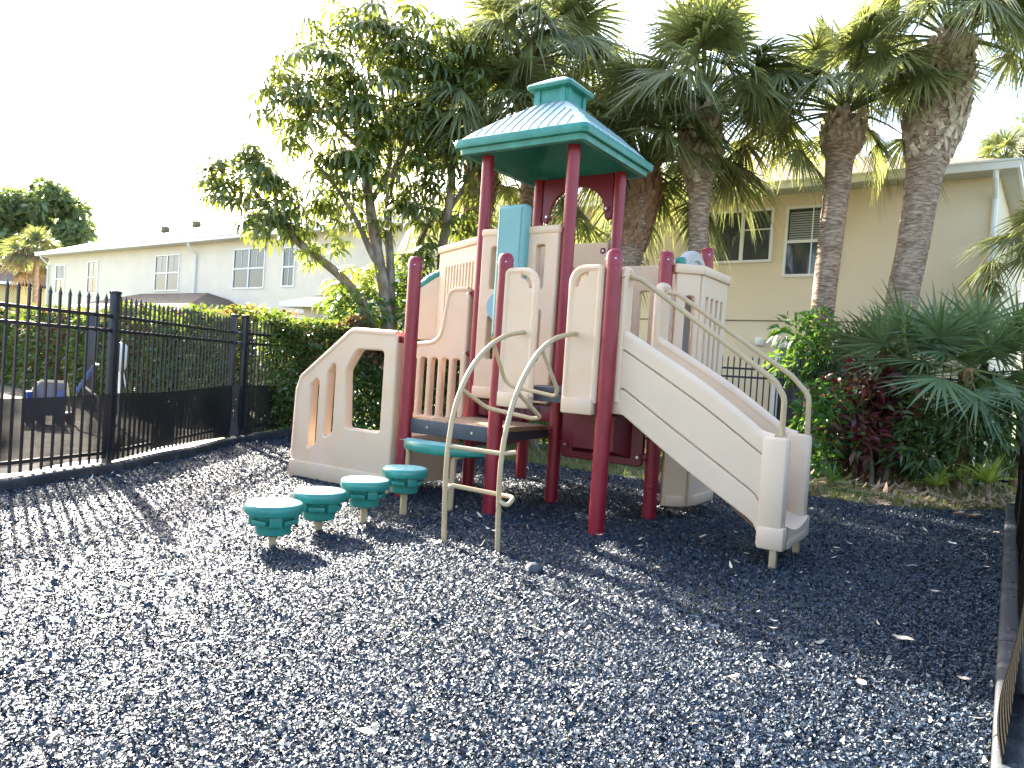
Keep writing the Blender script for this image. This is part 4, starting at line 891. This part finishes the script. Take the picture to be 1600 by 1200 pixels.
def leafmass(name, label, cat, blobs, ms, size, base, stems=0, aspect=.45, group=None, outward=1.0, mats=None, Yd=None, droop=.35, stemmat='bark'):
    """blobs: world centre, radii, count"""
    root = empty(name, (base[0], base[1], 0), 0, label, cat, group); o = np.array(root.location); C = []; D = []
    for c, r, n in blobs:
        v = randdir(n); f = rng.uniform(0, 1, (n, 1))**.42; C.append(np.array(c)+v*f*np.array(r)); D.append(v*outward+randdir(n)*.9+np.array([0, 0, .15]))
    leaves('leaves' if stems else 'foliage', np.concatenate(C)-o, np.concatenate(D), size, ms, root, aspect, droop)
    if stems:
        m = MB()
        for c, r, n in blobs[:stems]:
            b = np.array([base[0], base[1], -.05])+np.array([random.uniform(-.12, .12), random.uniform(-.12, .12), 0]); mid = (b+np.array(c))/2+np.array([random.uniform(-.15, .15), 0, 0])
            m.tube([tuple(p-o) for p in spline([b, mid, np.array(c)], 5)], [.02+.02*(1-i/10) for i in range(11)], 7)
        m.build('stems', stemmat, root)
    return root

# hedges
def hedge(name, label, path, h, depth, n, size, redpart, seed):
    P = [np.array(p) for p in path]; c = np.mean(P, 0); root = empty(name, (*P[0], 0), 0, label, 'hedge'); o = np.array([*P[0], 0])
    L = np.array([np.linalg.norm(q-p) for p, q in zip(P[:-1], P[1:])]); cum = np.concatenate([[0], np.cumsum(L)]); s = rng.uniform(0, cum[-1], n)
    XY = np.stack([np.interp(s, cum, [p[0] for p in P]), np.interp(s, cum, [p[1] for p in P])], 1)
    i = np.clip(np.searchsorted(cum, s)-1, 0, len(L)-1); dirs = np.array([(q-p)/np.linalg.norm(q-p) for p, q in zip(P[:-1], P[1:])])[i]; nr = np.stack([dirs[:, 1], -dirs[:, 0]], 1)
    hh = h*(1+.07*np.sin(s*1.7)+.05*np.sin(s*4.3+1)+.03*np.sin(s*9)); dd = depth/2*(1+.12*np.sin(s*2.3)+.1*np.sin(s*5.1))
    # most leaves near the faces and the top
    u = rng.uniform(-1, 1, n); u = np.sign(u)*np.abs(u)**.55; zt = rng.uniform(0, 1, n)**.8
    top = rng.random(n) < .25; zt[top] = rng.uniform(.9, 1.04, top.sum()); u[top] = rng.uniform(-1, 1, top.sum())
    out = (dd*(1+.10*np.sin(s*7+zt*9)))*u
    C = np.column_stack([XY+nr*out[:, None], zt*hh]); D = np.column_stack([nr*u[:, None], .3+.9*top])+randdir(n)*.9
    red = redpart(s/cum[-1], zt, n); mi = red.astype(np.int32)
    nn = len(C); Ls = size*rng.uniform(.6, 1.35, nn)[:, None]; D = unit(D); S = unit(np.cross(D, randdir(nn))); t = np.linspace(0, 1, 3)[None, :, None]
    Pp = (C-o)[:, None]+D[:, None]*t*Ls[:, None]-np.array([0, 0, 1.])*.3*(t**2)*Ls[:, None]
    strips('foliage', Pp, S[:, None], np.array([.3, 1, .05])[None]*Ls*.26, ['hedge_leaf', 'hedge_red_leaf'], root, mi)
    m = MB(); k = int(cum[-1]/.35)
    for j in range(k):
        ss = (j+.5)/k*cum[-1]; x = np.interp(ss, cum, [p[0] for p in P])-o[0]; y = np.interp(ss, cum, [p[1] for p in P])-o[1]
        for q in range(3): m.tube([(x, y, -.05), (x+random.uniform(-.15, .15), y+random.uniform(-.15, .15), h*.45), (x+random.uniform(-.3, .3), y+random.uniform(-.3, .3), h*.85)], [.022, .016, .008], 6)
    m.build('stems', 'bark', root)
    return root
hd = (-.8, .6)
hedge('hedge', 'long clipped green hedge with reddish patches running behind the left fence', [(-4.6, 13.9), (-9.0, 17.2), (-16.5, 22.8)], 1.88, 1.3, 52000, .125, lambda s, z, n: rng.random(n) < .06+.28*(np.sin(s*23+2) > .5), 1)
hedge('hedge', 'dense dark green hedge behind the stair panel, with a red-leaved top', [(-4.25, 12.75), (-2.2, 13.0), (0.4, 13.6), (1.6, 13.7)], 1.77, 1.5, 46000, .10, lambda s, z, n: (rng.random(n) < .75*np.exp(-((s-.32)/.13)**2)) & (z > .72), 2)

# far tree
b = at(40, 470, 56.0)
root = empty('shade_tree', (b[0], b[1], 0), 0, 'big rounded leafy tree far behind the left end of the long house', 'tree')
blobs = []
for cx, cy, rx, ry, n in ((40, 350, 60, 45, 1500), (95, 345, 45, 40, 1100), (120, 372, 30, 22, 500), (10, 330, 40, 45, 900), (75, 315, 40, 28, 800), (20, 390, 40, 35, 800), (-40, 360, 60, 60, 900)):
    c = at(cx, cy, 56.0); blobs.append((c, np.array([rx, rx, ry])*56/F, n))
C = []; D = []
for c, r, n in blobs:
    for q in range(10):
        cc = c+randdir(1)[0]*r*.8; v = randdir(n//10); C.append(cc+v*r*.38*rng.uniform(.4, 1, (n//10, 1))); D.append(v+randdir(n//10))
leaves('crown', np.concatenate(C)-np.array(root.location), np.concatenate(D), .62, 'far_leaf', root, .5)
m = MB(); o = np.array(root.location); m.tube([(0, 0, -.2), (.2, 0, 3), (.5, 0, 6)], [.35, .3, .22], 10)
for c, r, n in blobs: m.tube([(.2, 0, 3.2), tuple((c-o)*.6+np.array([.1, 0, 1.5])), tuple(c-o)], [.2, .13, .05], 7)
m.build('trunk', 'bark', root)
b = at(1640, 300, 30.0)
leafmass('shade_tree', 'light green tree at the right edge of the frame, behind the house corner', 'tree', [(at(x, y, 30.0), np.array([rx, rx, ry])*30/F, n) for x, y, rx, ry, n in ((1605, 235, 38, 32, 260), (1640, 290, 55, 60, 500), (1600, 300, 22, 30, 160), (1650, 200, 60, 40, 300), (1600, 400, 25, 40, 200))], 'far_leaf', .34, b, 5)

# plants by the right fence
def rosette(name, label, cat, base, z0, n, L, wd, ms, up=(.2, 1.2), droop=.5, group=None, seed=0, stem=None, k=6):
    root = empty(name, (base[0], base[1], 0), 0, label, cat, group)
    az = np.arange(n)*2.4+rng.normal(0, .2, n); el = rng.uniform(*up, n); Ls = L*rng.uniform(.7, 1.15, n); d = np.stack([np.cos(az)*np.cos(el), np.sin(az)*np.cos(el), np.sin(el)], 1); t = np.linspace(0, 1, k)
    P = np.array([0, 0, z0])+d[:, None]*(t[None, :, None]*Ls[:, None, None])-np.array([0, 0, 1.])*(t**2)[None, :, None]*(droop*rng.uniform(.5, 1.4, n)*Ls)[:, None, None]
    S = unit(np.cross(d, np.array([0, 0, 1.])+.2*randdir(n))); strips('leaves', P, S[:, None], wd*np.interp(t, [0, .35, .7, 1], [.55, 1, .7, .03]), ms, root)
    if stem: m = MB(); m.tube([(0, 0, -.05), (.02, .01, z0*.5), (0, 0, z0+.03)], [stem*1.2, stem, stem*.8], 8); m.build('stem', 'palm_bark', root)
    return root
def palmetto(label, px, Y, n, L, pet, seed, lean=(.1, 1.35)):
    global rng
    keep = rng; rng = np.random.default_rng(seed); h = at(*px, Y); root = empty('palmetto', (h[0], h[1], 0), 0, label, 'palmetto', 'palmettos by the right fence'); o = np.array(root.location)
    m = MB(); m.tube([(0, 0, -.05), (.06, 0, h[2]*.5), (0, 0, h[2])], [.10, .08, .07], 10); m.build('trunk', 'palm_boot_dark', root)
    az = np.arange(n)*2.39996+rng.normal(0, .2, n); el = rng.uniform(*lean, n); d = np.stack([np.cos(az)*np.cos(el), np.sin(az)*np.cos(el), np.sin(el)], 1); pl_ = rng.uniform(*pet, n)
    t = np.linspace(0, 1, 4)[None, :, None]; P = np.array([0, 0, h[2]])+d[:, None]*t*pl_[:, None, None]; S = unit(np.cross(d, np.array([0, 0, 1.])+1e-3)); strips('petioles', np.concatenate([P, P]), np.concatenate([S, np.cross(S, d)])[:, None], np.linspace(.016, .008, 4), 'petiole', root)
    upd = unit(np.cross(np.cross(d, np.array([0, 0, 1.])+1e-3), d)+.5*rng.normal(size=(n, 3)))
    A, B, W = fanleaves(P[:, -1], d, upd, rng.uniform(L*.85, L*1.15, n), 22, 1.75, .10, .034, .3); strips('leaves', A, B, W, 'palmetto_leaf', root); rng = keep; return root
palmetto('palmetto with stiff blue-green fans, left one of the dense clump at the right fence', (1432, 585), 11.0, 20, .78, (.35, .75), 41, (-1.0, 1.4))
palmetto('palmetto with fans hanging over the fence rails, right of the clump beside the corner downspout', (1512, 575), 10.5, 20, .88, (.3, .75), 42, (-1.1, 1.45))
palmetto('palmetto half cut off by the right edge, low behind the end of the rear fence', (1600, 580), 10.6, 14, .85, (.3, .6), 44, (-.5, 1.3))
palmetto('shorter palmetto in front of the thick palm trunk, furthest left of the palmettos', (1385, 570), 11.9, 13, .75, (.3, .6), 47, (-.4, 1.3))
# shrubs: green bush, dark red cordylines, bronze croton
def pb(x, y, Y, rx, ry, n): return (at(x, y, Y), np.array([rx, rx, ry])*Y/F, n)
leafmass('bush', 'bright green leafy bush against the foot of the smooth-trunked palm', 'bush', [pb(1245, 520, 12.9, 36, 28, 130), pb(1280, 505, 12.9, 24, 20, 80), pb(1290, 555, 12.8, 48, 40, 320), pb(1245, 570, 12.8, 40, 30, 200)], 'bush_leaf', .20, at(1270, 600, 12.9), 4, .32)
leafmass('bush', 'dark green shrub right behind the slide end, in front of the rear fence', 'bush', [pb(1300, 660, 11.3, 38, 70, 500), pb(1290, 715, 11.0, 30, 35, 220), pb(1270, 640, 11.6, 30, 50, 260)], 'bush_leaf', .15, at(1290, 700, 11.2), 3, .38)
leafmass('cordyline', 'dark red-leaved shrub in deep shade left of the palmettos', 'shrub', [pb(1350, 610, 11.5, 52, 50, 420), pb(1370, 665, 11.2, 50, 50, 380), pb(1330, 690, 11.1, 40, 40, 240), pb(1400, 640, 11.3, 40, 55, 320)], ['red_leaf', 'red_leaf', 'bronze_leaf'], .24, at(1365, 730, 11.2), 4, .25)
leafmass('croton', 'bronze and pink croton low beneath the dark red shrub', 'shrub', [pb(1360, 695, 10.8, 45, 34, 260), pb(1400, 705, 10.8, 34, 28, 160)], ['bronze_leaf', 'red_leaf', 'red_leaf', 'hedge_leaf'], .15, at(1375, 735, 10.6), 2, .42)
leafmass('bush', 'shaded green thicket below the palmettos along the rear fence', 'bush', [pb(1455, 660, 10.7, 60, 55, 620), pb(1520, 660, 10.3, 55, 65, 620), pb(1440, 705, 10.5, 50, 45, 400), pb(1580, 680, 10.3, 40, 65, 420)], 'hedge_leaf', .18, at(1490, 720, 10.9), 4, .24)
for lab, x, y, Y, z, n, L, wd, ms, nm, cat in (
    ('yellow-green strap-leaved plant at the foot of the left palmetto', 1465, 735, 10.0, .12, 20, .50, .034, 'lime_leaf', 'strap_plant', 'plant'),
    ('yellow-green arching plant at the foot of the right palmetto, by the dark corner post', 1545, 745, 9.6, .25, 26, .62, .032, 'lime_leaf', 'strap_plant', 'plant'),
    ('lime strap plant between the slide and the rear fence, seen past the handrails', 1190, 650, 12.4, .15, 16, .60, .036, 'lime_leaf', 'strap_plant', 'plant'),
    ('red bromeliad seen between the two slide handrails', 1215, 640, 12.2, .55, 22, .42, .030, 'red_leaf', 'bromeliad', 'plant'),
    ('red bromeliad just right of the far slide handrail', 1248, 628, 12.0, .60, 22, .40, .028, 'red_leaf', 'bromeliad', 'plant'),
    ('dark red spiky dracaena rising above the bright bush by the palm trunk', 1310, 505, 12.7, 1.9, 18, .40, .026, 'red_leaf', 'dracaena', 'plant'),
    ('small green fern-like plant beside the right bay panel at the fence', 1118, 590, 12.9, .9, 18, .45, .030, 'bush_leaf', 'strap_plant', 'plant'),
    ('yellowing strap plant low under the shaded thicket', 1500, 715, 10.3, .2, 18, .5, .032, 'lime_leaf', 'strap_plant', 'plant'),
    ('green tufted plant on the grass beside the slide foot', 1300, 745, 10.0, .05, 40, .55, .014, 'bush_leaf', 'strap_plant', 'plant')):
    P = at(x, y, Y); rosette(nm, lab, cat, P, z, n, L, wd, ms, (.15, 1.35), .45, None, 0, .03)
leafmass('bush', 'sunlit green shrub glimpsed under the tower deck beyond the play structure', 'bush', [pb(835, 590, 12.2, 30, 34, 300), pb(870, 600, 12.2, 25, 30, 220), pb(850, 640, 11.9, 34, 22, 200)], 'bush_leaf', .11, at(850, 640, 12.1), 3, .4)
leafmass('bush', 'leafy shrub at the foot of the umbrella tree stems', 'bush', [pb(560, 480, 13.3, 60, 24, 320), pb(650, 480, 13.6, 40, 60, 400), pb(620, 440, 14.2, 50, 40, 260)], ['bush_leaf', 'hedge_leaf'], .17, at(600, 520, 13.6), 3, .42)
leafmass('bush', 'loose sprig of pale leaves sticking up from the hedge beside the twin fence posts', 'bush', [pb(395, 490, 13.6, 22, 18, 70)], 'lime_leaf', .13, at(395, 520, 13.6), 1, .4)

# grass and litter beyond the mulch edge
def grass():
    poly = grass_edge+[(-3.6, 12.9), (0, 14.5), (4.5, 13.2), (7.5, 11.2), (6.5, 9.0)]
    n = 110000; p = np.stack([rng.uniform(-3.6, 7.6, n), rng.uniform(8.5, 14.5, n)], 1); keep = pip(p[:, 0], p[:, 1], poly) & (rng.random(n) < .35+.65*(np.sin(p[:, 0]*2.1+p[:, 1])*np.sin(p[:, 1]*1.7) > -.2)); p = p[keep]; n = len(p)
    az = rng.uniform(0, 6.28, n); el = rng.uniform(.4, 1.4, n); L = rng.uniform(.05, .17, n); d = np.stack([np.cos(az)*np.cos(el), np.sin(az)*np.cos(el), np.sin(el)], 1); t = np.linspace(0, 1, 3)[None, :, None]
    P = np.column_stack([p, np.full(n, .0)])[:, None]+d[:, None]*t*L[:, None, None]-np.array([0, 0, .5])*t**2*(L*np.cos(el))[:, None, None]
    S = unit(np.cross(d, np.array([0, 0, 1.]))); mi = (rng.random(n) < .22).astype(np.int32)
    tag(strips('grass', P, S[:, None], np.array([.004, .0035, .0005]), ['grass', 'dead_leaf'], None, mi), 'patchy grass growing between the mulch and the rear fence', 'grass', kind='stuff')
    def litter(name, n, box, L, ms, lab, cond=None):
        p = np.stack([rng.uniform(box[0], box[1], n), rng.uniform(box[2], box[3], n)], 1)
        if cond is not None: p = p[cond(p)]
        n = len(p); az = rng.uniform(0, 6.28, n); ti = rng.normal(.05, .3, n); d = np.stack([np.cos(az)*np.cos(ti), np.sin(az)*np.cos(ti), np.sin(ti)], 1); Ls = L*rng.uniform(.4, 1.5, n); t = np.linspace(-.5, .5, 5)[None, :, None]
        P = np.column_stack([p, np.full(n, .045)])[:, None]+d[:, None]*t*Ls[:, None, None]+np.array([0, 0, 1.])*((t**2)*rng.uniform(-.2, .9, (n, 1, 1))*Ls[:, None, None]); S = unit(np.cross(d, np.array([0, 0, 1.])+.6*randdir(n)))
        tag(strips(name, P, S[:, None], (np.array([.02, .10, .12, .09, .01])[None]*Ls[:, None]), ms), lab, 'leaves', kind='stuff')
    pg = grass_edge+[(-3.6, 12.9), (0, 14.5), (4.5, 13.2), (7.5, 11.2), (6.5, 9.0)]
    litter('leaf_litter', 1300, (3.2, 7.2, 8.6, 11.2), .22, ['dead_leaf'], 'dry brown palm and shrub litter under the palmettos', lambda p: pip(p[:, 0], p[:, 1], pg) & (rng.random(len(p)) < np.clip((p[:, 0]-3.6)/2.5, .05, .8)))
    litter('mulch_debris', 700, (-4.5, 6, 2.5, 10.5), .055, ['pale_leaf'], 'tiny dry bits and twigs strewn over the mulch', lambda p: pip(p[:, 0], p[:, 1], mulch_poly))
grass()
# single leaves and stones one can point at
for nm, (x, y), L, ms, lab, cat in (('dry_leaf', (682, 858), .10, 'pale_leaf', 'pale curled leaf on the mulch left of the climber foot', 'leaf'), ('dry_leaf', (1487, 857), .09, 'white_paint', 'white scrap of leaf in the shade on the far right mulch', 'leaf'), ('dry_leaf', (1345, 1083), .075, 'pale_leaf', 'white pointed leaf on sunlit mulch at the lower right', 'leaf'), ('dry_leaf', (1505, 1076), .06, 'pale_leaf', 'yellowish leaf on the mulch beside the right edging', 'leaf'), ('dry_leaf', (1510, 812), .30, 'dead_leaf', 'long curled palm frond piece lying on mulch near the right litter', 'leaf'), ('dry_leaf', (1410, 1012), .11, 'pale_leaf', 'bent straw-coloured stalk on the mulch, in the lower right', 'leaf'), ('dry_leaf', (715, 866), .12, 'pale_leaf', 'thin pale twig on mulch between the climber feet', 'twig'), ('dry_leaf', (900, 1130), .13, 'dead_leaf', 'thin brown twig in the middle of the foreground mulch', 'twig'), ('dry_leaf', (875, 1004), .05, 'dead_leaf', 'small orange leaf on sunlit mulch right of centre', 'leaf')):
    g = gnd(x, y); o = empty(nm, (g[0], g[1], .045), random.uniform(0, 6), lab, cat, None); m = MB(); k = 7; thin = cat == 'twig'; vs = []
    for i in range(k):
        t = i/(k-1)-.5; w_ = L*(.035 if thin else .26)*(1-abs(2*t)**2.2)+.001; z = L*(.35*t*t+.03*math.sin(9*t)); yy = L*.25*t*t
        vs += [(t*L, yy-w_, z+.25*w_), (t*L, yy, z), (t*L, yy+w_, z+.35*w_)]
    fs = []
    for i in range(k-1):
        for j in range(2): fs.append((i*3+j, i*3+j+1, (i+1)*3+j+1, (i+1)*3+j))
    m.add(vs, fs); b_ = m.build('leaf' if not thin else 'twig', ms, o)
    b_.name = 'blade' if not thin else 'stalk'
g = gnd(833, 899); m = MB(); m.lathe([(.062*math.cos(q)+.0005, .045*math.sin(q)) for q in np.linspace(-1.4, 1.5, 7)], (0, 0, 0), 12, 0, lambda a, z: 1+.16*math.sin(2*a+z*30)+.1*math.sin(5*a)); o = m.build('rock', 'stone'); o.location = (g[0], g[1], .04); tag(o, 'small dark grey stone on the mulch in front of the climber', 'stone')

# ================================================================== THINGS BEYOND THE LEFT FENCE
Yw = 11.5; c = at(80, 610, Yw); s_ = Yw/F
wg = empty('garden_wagon', (c[0], c[1], 0), .15, 'low blue and grey wagon with tan tube rim beyond the left fence', 'wagon')
m = MB(); hh = float(at(80, 598, Yw)[2]); m.bbox((-.33, -.02, .18), (.30, .02, hh)); m.build('back_panel', 'grey_fabric', wg)
m = MB(); m.tube(fillet([(-.42, 0, .2), (-.40, 0, hh-.12), (-.22, 0, hh+.02), (.33, 0, hh+.02), (.36, 0, hh-.1), (.42, .0, .2)], [0, .1, .08, .06, .05, 0], 5, False), .025, 10); m.build('tube_rim', 'tan_tube', wg)
m = MB(); m.bbox((-.46, -.3, .2), (-.36, .3, hh-.14), 0, .03); m.bbox((.12, -.12, .18), (.36, -.04, hh-.12), 0, .03); m.bbox((-.40, -.3, .16), (.40, .3, .2)); m.build('side_cloth', 'blue_fabric', wg)
for x in (-.33, .33):
    for y in (-.25, .25):
        m = MB(); m.tube([(x, y-.03, .1), (x, y+.03, .1)], .1, 16); m.build('wheel', 'rubber', wg)
wg.scale = (.66, .7, 1)
c = at(135, 612, Yw+.2); lc = empty('folded_chair', (c[0], c[1], 0), .1, 'blue webbed folded chair leaning beside the wagon, with tan legs', 'chair')
P0 = at(119, 614, Yw+.2)-np.array([c[0], c[1], 0]); P1 = at(146, 572, Yw+.2)-np.array([c[0], c[1], 0]); m = MB(); m.tube([tuple(P0), tuple(P1)], .02, 8)
for k in range(7):
    q = P0+(P1-P0)*(k+.5)/7; m.box(tuple(q), (.09, .03, .05), 0, 0, .006, Matrix.Rotation(-.9, 3, 'Y'))
m.build('webbing', 'blue_fabric', lc)
m = MB(); m.tube([tuple(P0*np.array([1, 1, 0])+np.array([0, 0, .02])), tuple(P0)], .016, 8); q = at(132, 604, Yw+.2)-np.array([c[0], c[1], 0]); r_ = at(152, 620, Yw+.2)-np.array([c[0], c[1], 0]); m.tube([tuple(q), tuple(r_), (r_[0]+.1, r_[1], .0)], .018, 8); m.build('leg', 'tan_tube', lc)
m = MB(); m.box(tuple(P1+np.array([.03, 0, .03])), (.09, .04, .03), 0, 0, .01); m.build('handle', 'white_paint', lc)
Yd = 11.8; c = at(188, 610, Yd); ds_ = empty('satellite_dish', (c[0], c[1], 0), 0, 'white dish seen edge-on, on a thin pole behind the tall dark fence post', 'dish'); o = np.array([c[0], c[1], 0])
m = MB(); top_ = at(187, 555, Yd)-o; m.tube([(0, 0, 0), (top_[0], 0, top_[2])], .018, 10); m.tube([(.05, .02, .1), (.08, .02, .6), (top_[0]+.03, .02, top_[2]-.1)], .007, 6); m.build('pole', 'white_paint', ds_)
m = MB(); d_ = at(192, 558, Yd)-o; n = 18; vs = []; fs = []
for j, (r_, dx) in enumerate(((.001, .07), (.10, .06), (.18, .03), (.235, 0), (.235, -.02), (.17, .005), (.001, .045))):
    for i in range(n): a = 2*math.pi*i/n; vs.append((d_[0]+dx-.02, r_*math.cos(a), d_[2]+r_*math.sin(a)))
for j in range(6):
    for i in range(n): fs.append((j*n+i, j*n+(i+1) % n, (j+1)*n+(i+1) % n, (j+1)*n+i))
m.add(vs, fs); m.build('reflector', 'white_paint', ds_)
m = MB()
for yy in (540, 573): q = at(184, yy, Yd)-o; m.box(tuple(q), (.06, .06, .11), 0, 0, .008)
m.build('receiver_box', 'white_paint', ds_)
